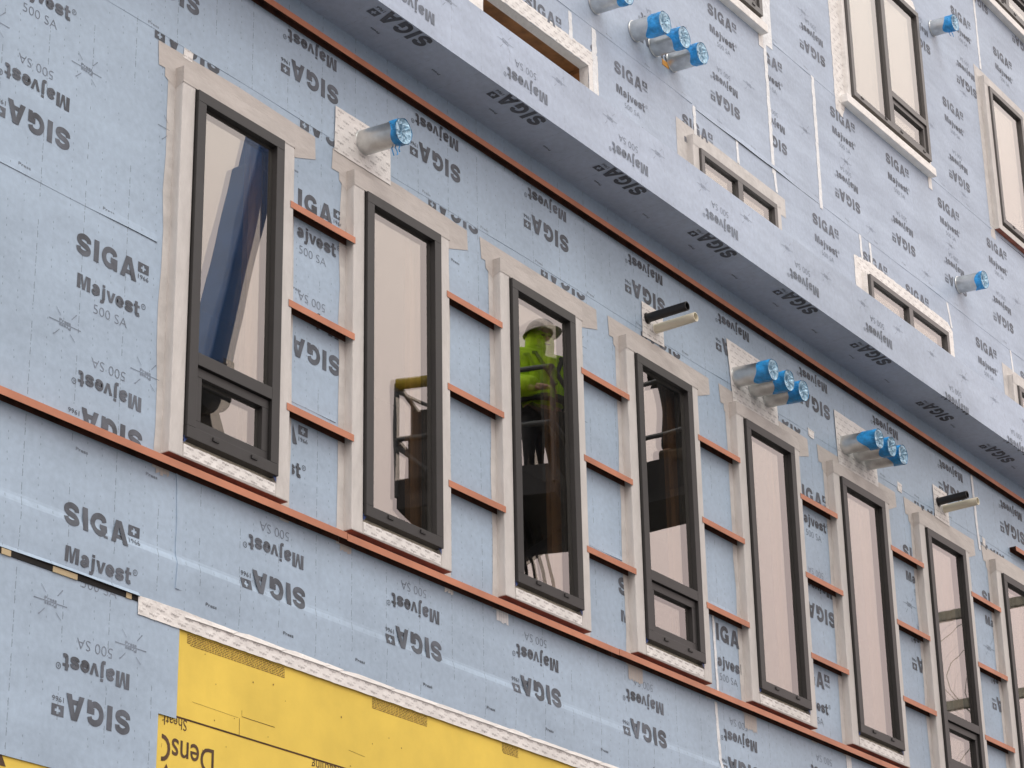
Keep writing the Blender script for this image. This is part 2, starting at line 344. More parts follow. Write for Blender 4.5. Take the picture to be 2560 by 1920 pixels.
def lower_wall():
    mb = MB()
    xs = {4.0, 27.0}
    zs = {-1.6, 2.83, 3.24, 3.70, 3.785, 4.12, 4.62, 6.80, 7.80}
    for a in wins: xs |= {a - .05, a + .782}
    for i in range(120): xs.add(6.6 + i * .14)
    for i in range(22): zs.add(3.80 + i * .016)
    zs |= {2.9, 3.0, 3.3, 3.4, 3.5, 3.6}
    xs = sorted(xs); zs = sorted(zs)
    fx = [xs[0]]
    for x in xs[1:]:
        if x - fx[-1] > .004: fx.append(x)
        elif any(abs(x - a + .05) < 1e-6 or abs(x - a - .782) < 1e-6 for a in wins): fx[-1] = x
    xs = fx
    idx = {}
    def vid(x, z):
        if (x, z) not in idx: idx[(x, z)] = len(mb.v); mb.v.append((x, ylow(x, z), z))
        return idx[(x, z)]
    for a, b in zip(xs[:-1], xs[1:]):
        for c, d in zip(zs[:-1], zs[1:]):
            mx_, mz = (a + b) / 2, (c + d) / 2
            if 4.62 < mz < 6.80 and any(w_ - .05 < mx_ < w_ + .782 for w_ in wins): continue
            if mz < 3.785 and mz > 2.83 and mx_ > 8.87: continue          # boards show here
            if mz < 3.24 and mx_ > 8.75: continue
            if mz < 2.83: continue
            mb.f.append((vid(a, c), vid(b, c), vid(b, d), vid(a, d))); mb.m.append(0)
    fn = lambda x, z, e: (x, ylow(x, z) - e, z)
    # print blocks read off the photograph's wall plane
    for x, z in ((7.996, 5.360), (8.011, 3.919), (7.385, 6.822)): block(mb, x, z, False, fn, 'SM5' if z != 3.919 else 'SM')
    put(mb, LINES['5'][0], 8.011, 3.919, False, fn, 2, (0, 30, 0, 3.766))
    for x, z in ((8.495, 3.308), (8.495, 4.761), (7.873, 6.218)): block(mb, x, z, True, fn)
    for k in range(9): block(mb, 9.806 + 1.2405 * k, 4.268 - .0045 * k, True, fn)
    for k in range(-1, 10): block(mb, 10.045 + 1.2415 * k, 7.463 - .0047 * k, True, fn, 'SM')
    for x in (8.987, 10.226, 11.474, 12.715, 13.953, 15.73, 16.975, 18.215, 19.46): put(mb, SIGA, x, 7.178 - .003 * (x - 9), True, fn, 1, (0, 40, 0, 6.998 - .003 * (x - 9)))   # lower half of a print row, the rest lies under the upper sheet
    gaps = [(a + .732 + (.204 if k < 2 else .196), a + PITCH - .155) for k, a in enumerate(wins)]
    g = lambda i: (gaps[i][0], gaps[i][1], 4.56, 7)
    block(mb, 9.600, 6.320, False, fn, 'SM5', g(0)); block(mb, 10.089, 5.724, True, fn, 'SM5', g(0)); block(mb, 9.313, 4.869, False, fn, 'SM5', g(0))
    block(mb, 13.043, 4.859, False, fn, 'SM5', g(2)); block(mb, 14.172, 4.850, False, fn, 'SM5', (14.255, 14.60, 4.56, 7))
    block(mb, 15.602, 6.300, False, fn, 'SM5', g(4)); block(mb, 16.085, 5.696, True, fn, 'SM5', g(4)); block(mb, 15.427, 4.839, False, fn, 'SM5', g(4))
    for i, x in ((5, 17.425), (6, 18.934)): block(mb, x, 6.291, False, fn, 'SM5', g(i)); block(mb, x + .49, 5.690, True, fn, 'SM5', g(i))
    # press marks
    for x, z in ((7.938, 3.615), (8.495, 3.527), (8.515, 4.98), (7.93, 5.05), (8.64, 6.44), (7.98, 6.52), (12.60, 6.06), (17.44, 6.0), (18.95, 6.0), (7.32, 6.5), (14.05, 6.15), (12.62, 6.6), (15.55, 5.42)):
        put(mb, PRESS, x, z, False, fn, 2, None if z < 6.7 else None)
    for k in range(14): put(mb, PW, 9.02 + .62 * k, 3.868 - .0012 * k, False, fn, 1)
    for k in range(22): put(mb, PW, 7.80 + .62 * k, 7.015, False, fn, 2)
    for x, z in ((7.55, 5.78), (8.15, 5.775), (8.05, 4.42), (8.55, 4.44), (9.62, 6.64), (9.66, 5.90), (12.45, 4.98), (15.6, 5.24), (11.2, 6.66), (14.1, 5.48)): put(mb, PW, x, z, False, fn, 2)
    return child(mb.build('lower_wall', [M_low, M_print, M_printlight]))
lower_wall()
# loose lap edges of the lower membrane: strips standing a few mm proud at their lower edge
def lap(name, x0, x1, z, h, y, m, lift=.006, n=40, gap=1):
    mb = MB(); rn = random.Random(int(x0 * 77 + z * 13)); ph = [rn.random() * 6 for _ in range(3)]
    L = lambda x: lift * (.55 + .45 * math.sin(x * 2.3 + ph[0])) + .0015 * math.sin(x * 9 + ph[1])
    Zz = lambda x: z + .003 * math.sin(x * 1.9 + ph[2]) + .0015 * math.sin(x * 7 + ph[0])
    for i in range(n):
        a = x0 + (x1 - x0) * i / n; b = x0 + (x1 - x0) * (i + 1) / n
        la, lb = y - max(.0015, L(a)), y - max(.0015, L(b))
        mb.quad([(a, la, Zz(a)), (b, lb, Zz(b)), (b, y - .0005, z + h), (a, y - .0005, z + h)])
        mb.quad([(b, lb, Zz(b)), (a, la, Zz(a)), (a, y + .001, Zz(a) + .001), (b, y + .001, Zz(b) + .001)][::-1], gap)
    return child(mb.build(name, [m, M_gap]))
lap('membrane_lap', 4.2, 8.56, 5.744, .05, YW, M_low, .011, 60)
lap('membrane_lap', 9.62, 10.07, 5.215, .035, YW, M_low, .006, 10); lap('membrane_lap', 14.13, 14.60, 5.185, .035, YW, M_low, .007, 10); lap('membrane_lap', 15.65, 16.08, 5.175, .035, YW, M_low, .006, 10); lap('membrane_lap', 12.64, 13.08, 5.20, .03, YW, M_low, .004, 10)
lap('membrane_lap', 4.0, 24.0, 6.997, .07, YW, M_low, .0016, 150, 0)
lap('membrane_lap', 4.0, 8.53, 3.795, .020, ylow(8, 3.8), M_low, .016, 60)
# vertical sheet edge left of the first window
mb = MB()
for i in range(14):
    a, b = 3.90 + .044 * i, 3.90 + .044 * (i + 1)
    xa, xb = 8.788 - .016 * smooth((a - 4.3) / .25) + .002 * math.sin(a * 30), 8.788 - .016 * smooth((b - 4.3) / .25) + .002 * math.sin(b * 30)
    mb.quad([(xa, ylow(xa, a) - .0055, a), (xa + .05, ylow(xa, a) - .001, a), (xb + .05, ylow(xb, b) - .001, b), (xb, ylow(xb, b) - .0055, b)])
    mb.quad([(xa, ylow(xa, a) + .001, a), (xa, ylow(xa, a) - .0055, a), (xb, ylow(xb, b) - .0055, b), (xb, ylow(xb, b) + .001, b)], 0)
child(mb.build('membrane_lap', [M_low, M_gap]))
# open joint at the bottom of the belt with tan shims in it
mb = MB(); mb.box(4, 8.53, YW - .0075, YW + .02, 3.766, 3.797, 0)
child(mb.build('open_joint', M_gap))
for a, b in ((7.60, 7.66), (7.935, 8.10), (8.44, 8.478)): mb = MB(); mb.box(a, b, YW - .0095, YW + .01, 3.764, 3.792, 0); child(mb.build('joint_shim', M_tan))

# yellow gypsum sheathing boards
def boards():
    mb = MB(); y = YW + .006
    mb.box(8.80, 27, y, y + .02, 3.257, 3.83); mb.box(4, 27, y + .001, y + .021, 1.6, 3.252)
    fn = lambda x, z, e: (x, y - e, z)
    fn2 = lambda x, z, e: (x, y + .001 - e, z)
    put(mb, [fit_text('Dens', 0, .312, 0, .127, .006, 4)], 9.134, 3.143, True, fn2, 1, (8.748, 30, 0, 4))
    put(mb, [fit_text('G', .322, .425, -.004, .131, .012, 4)], 9.134, 3.143, True, fn2, 1, (8.748, 30, 0, 4))
    put(mb, [fit_text('Sheath', 0, .186, 0, .056, -.004, 3)], 8.926, 3.2505, True, fn2, 1, (8.748, 9, 0, 3.2515))
    put(mb, [fit_text('Sheathing', 0, .285, -.016, .056, -.004, 3)], 10.193, 3.2505, True, fn2, 1, (8.748, 11, 0, 3.2515))
    for x, z in ((8.787, 2.975), (8.90, 2.972), (7.69, 2.812)): mb.quad([fn2(x - .035, z - .03, .002), fn2(x + .035, z - .03, .002), fn2(x, z + .03, .002)], 1)
    # horizontal and vertical board joints, score marks
    mb.box(8.75, 27, y - .0008, y + .002, 3.250, 3.2585, 2)
    def ln(pts, w_): 
        for q in stroke(pts, w_, False): mb.quad([fn(a, b, .0012) for a, b in q][::-1], 2)
    ln([(9.322, 3.258), (9.321, 3.345)], .0028); ln([(9.338, 3.39), (9.339, 3.358), (9.46, 3.357), (9.60, 3.3565)], .0028); ln([(8.96, 3.353), (9.31, 3.346)], .0012); ln([(10.22, 3.36), (10.36, 3.351)], .0016)
    # rows of fine print
    rn = random.Random(3)
    for xa, xb in ((8.906, 9.672), (10.424, 10.932), (11.67, 11.838), (12.9, 13.6)):
        for r_ in range(7):
            z = 3.690 - .0088 * r_; x = xa + (rn.random() * .03 if r_ == 6 else 0)
            while x < xb:
                l = .008 + rn.random() * .03
                mb.quad([fn(x, z, .0012), fn(min(xb, x + l), z, .0012), fn(min(xb, x + l), z + .0046, .0012), fn(x, z + .0046, .0012)], 3); x += l + .0045
    for i in range(26):
        x, z = 8.95 + rn.random() * 3.5, 3.06 + rn.random() * .58; s_ = .002 + rn.random() * .003
        mb.quad([fn2(x - s_, z - s_, .003), fn2(x + s_, z - s_, .003), fn2(x + s_, z + s_, .003), fn2(x - s_, z + s_, .003)], 3)
    return child(mb.build('sheathing_board', [M_yellow, M_brown, M_edge, M_fine]))
boards()

# printed white tape pieces ------------------------------------------------
TAPEW = fit_text('Wigluv', 0, .060, 0, .017, .01, 1)
TAPES = fit_text('Wigluv', 0, .026, 0, .007, .0, 1)
def tape_sheet(name, outline, y, x0, x1, z0, z1, dx=.105, dz=.042, tilt=0.0, m=None, inset=None, rough=.003, seed=0, parent=None, small=True, th=.0016, big=1.0):
    """torn-edged flat tape: outline polygon (x,z), thickness th, rows of small lettering clipped to x0..x1/z0..z1"""
    rn = random.Random(seed); pts = []
    for i, p in enumerate(outline):
        q = outline[(i + 1) % len(outline)]; l = math.hypot(q[0] - p[0], q[1] - p[1]); n = max(1, int(l / .035))
        for k in range(n):
            t = k / n; pts.append((p[0] + (q[0] - p[0]) * t + (rn.random() - .5) * rough, p[1] + (q[1] - p[1]) * t + (rn.random() - .5) * rough))
    mb = MB(); yf = (lambda x, z: y(x, z)) if callable(y) else (lambda x, z: y)
    cx = sum(p[0] for p in pts) / len(pts); cz = sum(p[1] for p in pts) / len(pts); n = len(pts)
    mb.quad([(p[0], yf(*p) - th, p[1]) for p in pts])
    for i in range(n):
        p, q = pts[i], pts[(i + 1) % n]
        mb.quad([(p[0], yf(*p), p[1]), (q[0], yf(*q), q[1]), (q[0], yf(*q) - th, q[1]), (p[0], yf(*p) - th, p[1])])
    r_ = 0; z = z0 + .008
    while z < z1 - .014:
        x = x0 + (r_ % 2) * dx * .5 - dx * .3
        while x < x1:
            f = lambda a, b, e: (a, yf(a, b) - th - e, b)
            put(mb, [TAPEW], x, z + (x - x0) * tilt, False, f, 1, (x0, x1, z0, z1), .0008, big)
            if small: put(mb, [TAPES], x + dx * .5, z + dz * .55 + (x - x0) * tilt, False, f, 1, (x0, x1, z0, z1), .0008, big)
            x += dx
        z += dz; r_ += 1
    o = mb.build(name, [m or M_white, M_tapeprint])
    if parent is None: child(o)
    else: o.parent = parent
    return o
tape_sheet('tape_patch', [(10.026, 6.930), (10.572, 6.922), (10.566, 7.232), (10.034, 7.230)], .0745, 10.03, 10.56, 6.93, 7.23, .105, .052, 0, seed=1)
tape_sheet('tape_patch', [(14.70, 6.868), (15.387, 6.886), (15.37, 7.345), (14.652, 7.354)], .0745, 14.70, 15.36, 6.885, 7.34, .085, .047, 0, seed=2)
tape_sheet('tape_patch', [(16.350, 6.880), (17.036, 6.886), (17.02, 7.33), (16.336, 7.337)], .0745, 16.35, 17.01, 6.89, 7.325, .085, .047, 0, seed=3)
tape_sheet('tape_patch', [(13.455, 6.952), (13.744, 6.962), (13.74, 7.215), (13.462, 7.219)], .0745, 13.46, 13.735, 6.965, 7.21, .075, .047, 0, seed=4)
tape_sheet('tape_patch', [(18.080, 6.935), (18.361, 6.925), (18.357, 7.222), (18.086, 7.230)], .0745, 18.09, 18.35, 6.94, 7.22, .075, .047, 0, seed=5)
for (a, b, c, d) in ((15.872, 15.972, 6.968, 7.036), (17.396, 17.482, 6.968, 7.05), (19.03, 19.09, 6.95, 7.02), (8.706, 8.785, 6.935, 7.0)):
    tape_sheet('tape_scrap', [(a, c), (b - .01, c - .003), (b, d - .006), (a + .004, d)], .0772, a, b, c, d, .05, .04, 0, seed=int(a * 10), small=False, rough=.006, big=.7)
tape_sheet('belt_tape', [(8.531, 3.702), (27, 3.684), (27, 3.772), (12.9, 3.776), (11.4, 3.784), (9.63, 3.783), (8.852, 3.800), (8.526, 3.797)], lambda x, z: min(ylow(x, z), YW) - .004, 8.535, 14.5, 3.706, 3.778, .105, .037, -.0005, seed=9, rough=.0025)
# a second, torn layer along the top of the belt tape
mb = MB(); rn = random.Random(5); x = 8.86
while x < 14.5:
    l = .15 + rn.random() * .35; h = .006 + rn.random() * .007
    mb.quad([(x, ylow(x, 3.79) - .009, 3.768), (x + l, ylow(x, 3.79) - .012, 3.771), (x + l + .05, ylow(x, 3.8) - .007, 3.790), (x + l * .4, ylow(x, 3.8) - .006, 3.785 + h), (x + .02, ylow(x, 3.8) - .006, 3.783)]); x += l * .9
child(mb.build('belt_tape', M_white))
# vertical seam tapes and tape ends on the lower wall
def strip(name, pts, wd, y, m=None, seed=0, parent=None):
    rn = random.Random(seed); mb = MB(); P = []
    for (x, z), (x2, z2) in zip(pts[:-1], pts[1:]):
        n = max(2, int(math.hypot(x2 - x, z2 - z) / .04))
        for k in range(n): P.append((x + (x2 - x) * k / n, z + (z2 - z) * k / n))
    P.append(pts[-1]); L = []; yf = y if callable(y) else (lambda a, b: y)
    for p in P: w_ = wd * (.86 + .28 * rn.random()); j = (rn.random() - .5) * wd * .18; L.append((p[0] - w_ / 2 + j, p[0] + w_ / 2 + j, p[1]))
    for (a, b, z), (c, d, z2) in zip(L[:-1], L[1:]):
        mb.quad([(a, yf(a, z) - .003, z), (b, yf(b, z) - .0022, z), (d, yf(d, z2) - .0022, z2), (c, yf(c, z2) - .003, z2)][::(1 if z2 > z else -1)])
        mb.quad([(a, yf(a, z), z), (a, yf(a, z) - .003, z), (c, yf(c, z2) - .003, z2), (c, yf(c, z2), z2)][::(1 if z2 > z else -1)])
    return child(mb.build(name, m or M_seam))
strip('seam_tape', [(18.925, 7.56), (18.945, 7.08), (18.962, 6.88)], .045, .0778, seed=1)
strip('seam_tape', [(14.240, 5.14), (14.258, 4.57)], .030, .0778, seed=2); strip('seam_tape', [(14.222, 4.50), (14.246, 4.10), (14.30, 3.80)], .034, ylow, seed=3)
def fringe(x0, x1, z0, z1, m, seed):
    mb = MB(); rn = random.Random(seed); x = x0
    while x < x1: l = .015 + rn.random() * .02; mb.quad([(x, .0772, z0 + rn.random() * .02), (min(x1, x + l), .0772, z0 + rn.random() * .02), (min(x1, x + l), .0772, z1), (x, .0772, z1)]); x += l + .002
    child(mb.build('tape_fringe', m))
for a, b, c, m in ((11.10, 11.185, 4.472, M_white), (11.625, 11.75, 4.425, M_seam), (13.105, 13.28, 4.40, M_head), (14.61, 14.78, 4.385, M_head), (16.12, 16.20, 4.36, M_seam), (8.62, 8.72, 4.47, M_head), (10.12, 10.22, 4.46, M_head)): fringe(a, b, c, 4.548, m, int(a * 10))

# overhang: fascia, soffit, deck on one sheet ------------------------------
FY, FT, FB = -.30, 8.242, 7.782
def ovh(x, z, e):
    v = z - FB
    return (x, FY - e, z) if v >= 0 else (x, FY - v, FB - e)
def overhang():
    mb = MB(); n = 110
    for i in range(n):
        a, b = 4 + 26 * i / n, 4 + 26 * (i + 1) / n
        mb.quad([(a, FY, FB), (b, FY, FB), (b, FY, FT), (a, FY, FT)])
        mb.quad([(a, YW, FB), (b, YW, FB), (b, FY, FB), (a, FY, FB)])
    mb.quad([(4, FY, FT), (30, FY, FT), (30, 1.5, FT + .02), (4, 1.5, FT + .02)], 3)
    mb.quad([(4, FY, FB), (4, FY, FT), (4, 1.5, FT + .02), (4, 1.5, FB)], 0)
    for k in range(-1, 6):
        put2(mb, 11.758 + 1.2372 * (k - 1), 7.879)
    for k in range(6): put2(mb, 18.120 + 1.238 * k, 7.757)
    for k in range(40):
        put(mb, PRESS, 10.05 + .618 * k, 8.135 - .0022 * k, True, ovh, 4, (4, 30, FB, FT - .004), sc=.8)
    for k in range(42): put(mb, PW, 8.4 + .62 * k, 7.565, True, ovh, 1)
    return child(mb.build('overhang', [M_fas, M_print, M_printlight, M_deck, M_faint]))
def put2(mb, x, z):
    big = 1e3
    for lo, hi in ((FB, big), (-big, FB)):
        for c in 'SM5': put(mb, LINES[c][0], x, z, True, ovh, (2 if lo == FB else 1), (-big, big, lo, hi))
overhang()

# upper wall, set back behind the overhang ---------------------------------
YU = 1.5
UW = [  # x0, x1, z0, z1, mullions, sash light index (or None), style
    ('tall', 16.395, 18.182, 12.325, 14.157), ('tall', 20.058, 21.845, 12.325, 14.157), ('small', 16.837, 18.209, 9.30, 10.326), ('small2', 20.083, 21.852, 9.30, 10.335),
    ('single', 23.688, 24.605, 12.345, 14.098), ('tall3', 23.66, 25.45, 15.52, 17.35), ('small', 23.612, 25.0, 9.30, 10.33)]
OPEN = (13.625, 15.14, 9.1, 10.39)
def upper_wall():
    mb = MB(); holes = [(a - .0, b + .0, c - .0, d + .0) for _, a, b, c, d in UW] + [OPEN]
    xs = {8.0, 34.0}; zs = {8.25, 18.0}
    for h in holes: xs |= {h[0], h[1]}; zs |= {h[2], h[3]}
    xs = sorted(xs); zs = sorted(zs); fn = lambda x, z, e: (x, YU - e, z)
    for a, b in zip(xs[:-1], xs[1:]):
        for c, d in zip(zs[:-1], zs[1:]):
            mx_, mz = (a + b) / 2, (c + d) / 2
            if any(h[0] < mx_ < h[1] and h[2] < mz < h[3] for h in holes): continue
            mb.quad([(a, YU, c), (b, YU, c), (b, YU, d), (a, YU, d)])
    up = [(17.257, 11.825), (15.572, 10.421), (19.650, 11.822), (20.868, 11.820), (22.486, 13.223), (21.075, 10.400), (22.744, 10.402), (19.090, 10.404), (22.091, 11.808), (24.127, 14.643), (23.329, 11.817), (20.134, 10.402), (14.232, 10.409), (22.975, 14.635), (23.9, 10.40), (24.55, 11.81), (25.3, 14.63), (16.02, 11.83), (14.35, 11.83)]
    for x, z in up: block(mb, x, z, False, fn, 'SM5', {14.232: (13, 15.2, 10.40, 11), 21.075: (20, 30, 10.35, 11), 20.134: (19.9, 30, 10.35, 11)}.get(x))
    block(mb, 16.684, 10.405, False, fn, 'SM5', (16.6, 18.4, 10.35, 11)); block(mb, 18.135, 11.815, False, fn, 'SM5', (18.335, 30, 9, 13)); block(mb, 15.200, 10.402, False, fn, 'SM5', (14, 15.235, 10.4, 11))
    block(mb, 18.2, 13.22, False, fn, 'SM5', (18.34, 20, 12, 14))
    inv = [(17.719, 11.242), (19.584, 12.671), (20.119, 11.245), (21.354, 11.248), (22.968, 12.656), (23.446, 14.060), (22.589, 11.254), (23.799, 11.250), (25.275, 15.464), (16.488, 11.262), (15.25, 11.262), (25.03, 11.25), (19.55, 14.08), (14.02, 11.26), (15.5, 12.68)]
    for x, z in inv: block(mb, x, z, True, fn)
    block(mb, 22.241, 14.069, True, fn, 'SM5', (21.95, 30, 9, 18)); block(mb, 18.617, 11.256, True, fn, 'SM5', (18.335, 30, 9, 13)); block(mb, 24.056, 15.473, True, fn, 'SM5', (23.70, 30, 14, 17))
    for x, z in ((19.05, 11.5), (20.35, 10.95), (21.6, 10.93), (22.1, 12.9), (19.2, 12.9), (22.8, 12.35), (24.0, 11.5), (17.95, 11.5), (16.75, 11.5), (23.1, 13.75), (19.4, 10.1), (22.3, 11.53), (19.9, 11.52), (15.9, 10.1)): put(mb, PRESS, x, z, False, fn, 3)
    for k in range(20): put(mb, PW, 14.2 + .62 * k, 10.83, False, fn, 3)
    for k in range(14): put(mb, PW, 18.5 + .62 * k, 12.24, False, fn, 3)
    return child(mb.build('upper_wall', [M_up, M_print_sheen, M_printlight, M_faint]))
upper_wall()
lap('membrane_lap', 16.92, 19.27, 10.772, .06, YU, M_up, .012, 40); lap('membrane_lap', 23.55, 27.0, 12.19, .06, YU, M_up, .010, 30); lap('membrane_lap', 8.2, 16.85, 10.80, .06, YU, M_up, .004, 60, 0); lap('membrane_lap', 19.30, 27, 10.785, .06, YU, M_up, .003, 40, 0); lap('membrane_lap', 18.5, 23.5, 12.20, .05, YU, M_up, .003, 40, 0)
for i, (p, q, wd) in enumerate((((18.465, 14.4), (18.46, 12.62), .055), ((18.32, 12.25), (18.33, 10.72), .060), ((19.29, 12.21), (19.275, 10.74), .060), ((18.345, 10.77), (18.37, 10.54), .045), ((17.64, 10.78), (17.65, 10.54), .045), ((16.88, 10.79), (16.885, 10.5), .05), ((23.67, 15.45), (23.665, 14.33), .050), ((20.08, 10.78), (20.09, 10.50), .045), ((20.29, 10.77), (20.30, 10.53), .045), ((22.06, 10.77), (22.12, 10.50), .045), ((23.66, 10.78), (23.68, 10.52), .04), ((14.88, 10.78), (14.885, 10.52), .055), ((15.24, 10.79), (15.25, 8.9), .07))):
    strip('seam_tape', [p, q], wd, YU - .001, seed=20 + i)
mb = MB(); mb.box(18.30, 18.475, YU - .0035, YU, 12.12, 14.6); child(mb.build('seam_tape', M_seam))
tape_sheet('window_tape', [(13.42, 9.0), (13.625, 9.0), (13.625, 10.392), (15.142, 10.392), (15.142, 9.0), (15.29, 9.0), (15.285, 10.545), (13.43, 10.535)], YU - .001, 13.5, 15.25, 10.40, 10.53, .11, .05, 0, seed=31, rough=.008)
tape_sheet('window_tape', [(19.90, 9.0), (20.062, 9.0), (20.062, 10.345), (21.872, 10.345), (21.872, 9.0), (22.12, 9.0), (22.13, 10.46), (22.02, 10.53), (20.30, 10.545), (19.905, 10.50)], YU - .002, 19.95, 22.1, 10.36, 10.53, .12, .055, 0, seed=32, rough=.012)
tape_sheet('window_tape', [(19.76, 12.06), (19.90, 12.02), (19.98, 12.19), (20.035, 12.2), (20.035, 14.4), (19.80, 14.4)], YU - .002, 19.8, 20.03, 12.1, 14.2, .12, .06, 0, seed=33, rough=.014)
tape_sheet('window_tape', [(21.868, 12.05), (21.955, 12.05), (21.945, 14.30), (21.868, 14.30)], YU - .002, 0, 0, 0, 0, seed=34)
tape_sheet('window_tape', [(20.035, 14.18), (21.868, 14.18), (21.945, 14.30), (21.9, 14.36), (19.9, 14.36)], YU - .0025, 0, 0, 0, 0, seed=35)
tape_sheet('window_tape', [(18.205, 12.05), (18.30, 12.05), (18.30, 14.4), (18.205, 14.4)], YU - .002, 0, 0, 0, 0, seed=36)
# open window hole: lumber lining wrapped in white tape at its outer edge
mb = MB(); a, b, c, d = OPEN
mb.box(a - .04, b + .04, YU + .004, YU + .09, d + .001, d + .05, 1); mb.box(a - .04, b + .04, YU + .09, YU + .30, d + .001, d + .05, 0)
mb.box(a - .05, a - .001, YU + .004, YU + .09, c, d, 1); mb.box(a - .05, a - .001, YU + .09, YU + .30, c, d, 0); mb.box(b + .001, b + .05, YU + .004, YU + .09, c, d, 1); mb.box(b + .001, b + .05, YU + .09, YU + .30, c, d, 0)
child(mb.build('rough_opening', [M_wood, M_white]))
# dark rooms behind both walls
mb = MB(); mb.box(4, 27, 2.6, 2.7, 2, 7.7); mb.box(4, 27, .12, 2.6, 4.2, 4.3); mb.box(4, 27, .12, 2.6, 7.2, 7.3); mb.box(8, 34, 4.5, 4.6, 8.3, 18); mb.box(8, 34, YU + .3, 4.5, 11.3, 11.4); mb.box(8, 34, YU + .3, 4.5, 14.6, 14.7); mb.box(8, 34, YU + .05, 4.5, 18, 18.1)
mb.box(3.9, 4, .1, 2.7, -1.6, 8.2); mb.box(27, 27.1, .1, 2.7, -1.6, 8.2); mb.box(7.9, 8, 1.5, 4.6, 8.2, 18.1); mb.box(34, 34.1, 1.5, 4.6, 8.2, 18.1)
child(mb.build('interior', M_room))
for a in wins: mb = MB(); mb.box(a + .585, a + .70, .135, .172, 4.3, 7.2); child(mb.build('wall_stud', M_stud))

# ------------------------------------------------------------------ windows
def pane(wn_, x0, x1, z0, z1, y):
    mb = MB(); mb.quad([(x0, y, z0), (x1, y, z0), (x1, y, z1), (x0, y, z1)]); o = mb.build('glass_pane', M_glo); o.parent = wn_
    mb = MB(); t = random.uniform(-.0012, .0012); mb.quad([(x0, y + .024 + t, z0), (x1, y + .024 - t, z0), (x1, y + .024 - t, z1), (x0, y + .024 + t, z1)]); o = mb.build('inner_pane', M_gli); o.parent = wn_
    mb = MB(); mb.ring(x0, x1, z0, z1, .020, y + .003, y + .0215); o = mb.build('glazing_spacer', M_spacer); o.parent = wn_
def reparent(o, wn_): o.parent = wn_; return o
def window(x0, x1, z0, z1, yf, label, mull=(), sash=None, fm=None, trim='beige', fw_=.066, nclip=(.30, .72)):
    fm = fm or M_frame; t = MB(); yb = yf + .08; bf = yf + .02; w_ = x1 - x0
    L, T, B = .1075, .104, .110
    # trim box around the frame: the window part itself; frame, sash, panes and wraps are its sub-parts
    if trim in ('beige', 'sillonly'):
        if trim == 'beige':
            t.box(x0 - L, x0 - .005, bf, yb + .01, z0 - B, z1 + T); t.box(x1 + .005, x1 + L, bf, yb + .01, z0 - B, z1 + T); t.box(x0 - .005, x1 + .005, bf, yb + .01, z1 + .005, z1 + T)
            t.box(x0 - .005, x1 + .005, bf, yb + .01, z0 - B, z0 - .034); t.box(x0 - .005, x1 + .005, yf + .055, yb + .01, z0 - .034, z0 + .03, 1)
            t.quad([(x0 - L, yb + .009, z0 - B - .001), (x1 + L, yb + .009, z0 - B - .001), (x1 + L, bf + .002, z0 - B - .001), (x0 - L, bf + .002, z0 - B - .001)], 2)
        else:
            t.box(x0 - .17, x1 + .085, bf - .02, yb + .01, z0 - .145, z0 - .050); t.box(x0 - .01, x1 + .01, yf + .05, yb + .01, z0 - .050, z0 + .02, 1)
            t.box(x0 - .06, x0 - .005, bf + .01, yb + .02, z0 - .05, z1 + .05); t.box(x1 + .005, x1 + .04, bf + .01, yb + .02, z0 - .05, z1 + .05); t.box(x0 - .005, x1 + .005, bf + .01, yb + .02, z1 + .005, z1 + .05)
    else:
        t.box(x0 - .03, x0 - .004, bf + .01, yb + .03, z0, z1 + .03); t.box(x1 + .004, x1 + .03, bf + .01, yb + .03, z0, z1 + .03); t.box(x0 - .004, x1 + .004, bf + .01, yb + .03, z1 + .004, z1 + .03)
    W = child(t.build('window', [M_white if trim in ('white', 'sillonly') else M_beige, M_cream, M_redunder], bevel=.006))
    if label: W['label'] = label
    f = MB(); f.ring(x0, x1, z0, z1, fw_, yf, yf + .095)
    xs = [x0 + fw_] + [m for m in mull] + [x1 - fw_]; lights = []
    for m in mull: f.box(m - .044, m + .044, yf + .0004, yf + .095, z0 + fw_, z1 - fw_)
    edges = [x0 + fw_] + [v for m in mull for v in (m - .044, m + .044)] + [x1 - fw_]
    lights = [(edges[i], edges[i + 1]) for i in range(0, len(edges), 2)]
    for i, (a, b) in enumerate(lights):
        if sash is not None and i == sash[0]:
            ta, tb = z0 + sash[1], z0 + sash[2]; f.box(a, b, yf + .0008, yf + .095, ta, tb); pane(W, a, b, tb, z1 - fw_, yf + .034)
            s_ = MB(); s_.ring(a + .004, b - .004, z0 + fw_ + .002, ta - .004, .052, yf + .020, yf + .085); reparent(s_.build('sash', fm, bevel=.002), W)
            s_ = MB(); s_.ring(a, b, z0 + fw_, ta, .0035, yf + .03, yf + .09); reparent(s_.build('sash_gasket', M_black), W)
            pane(W, a + .056, b - .056, z0 + fw_ + .054, ta - .056, yf + .048)
        else: pane(W, a, b, z0 + fw_, z1 - fw_, yf + .034)
    reparent(f.build('frame', fm, bevel=.0022), W)
    # black weep covers on the bottom rail
    for q in nclip:
        k = MB(); x = x0 + w_ * q; k.box(x - .024, x + .024, yf - .006, yf + .001, z0 + .034, z0 + .043); k.box(x - .024, x - .016, yf - .006, yf + .001, z0 + .043, z0 + .054); reparent(k.build('weep_cover', M_black), W)
    return W
ORD = ['first', 'second', 'third', 'fourth', 'fifth', 'sixth', 'seventh', 'eighth', 'ninth']
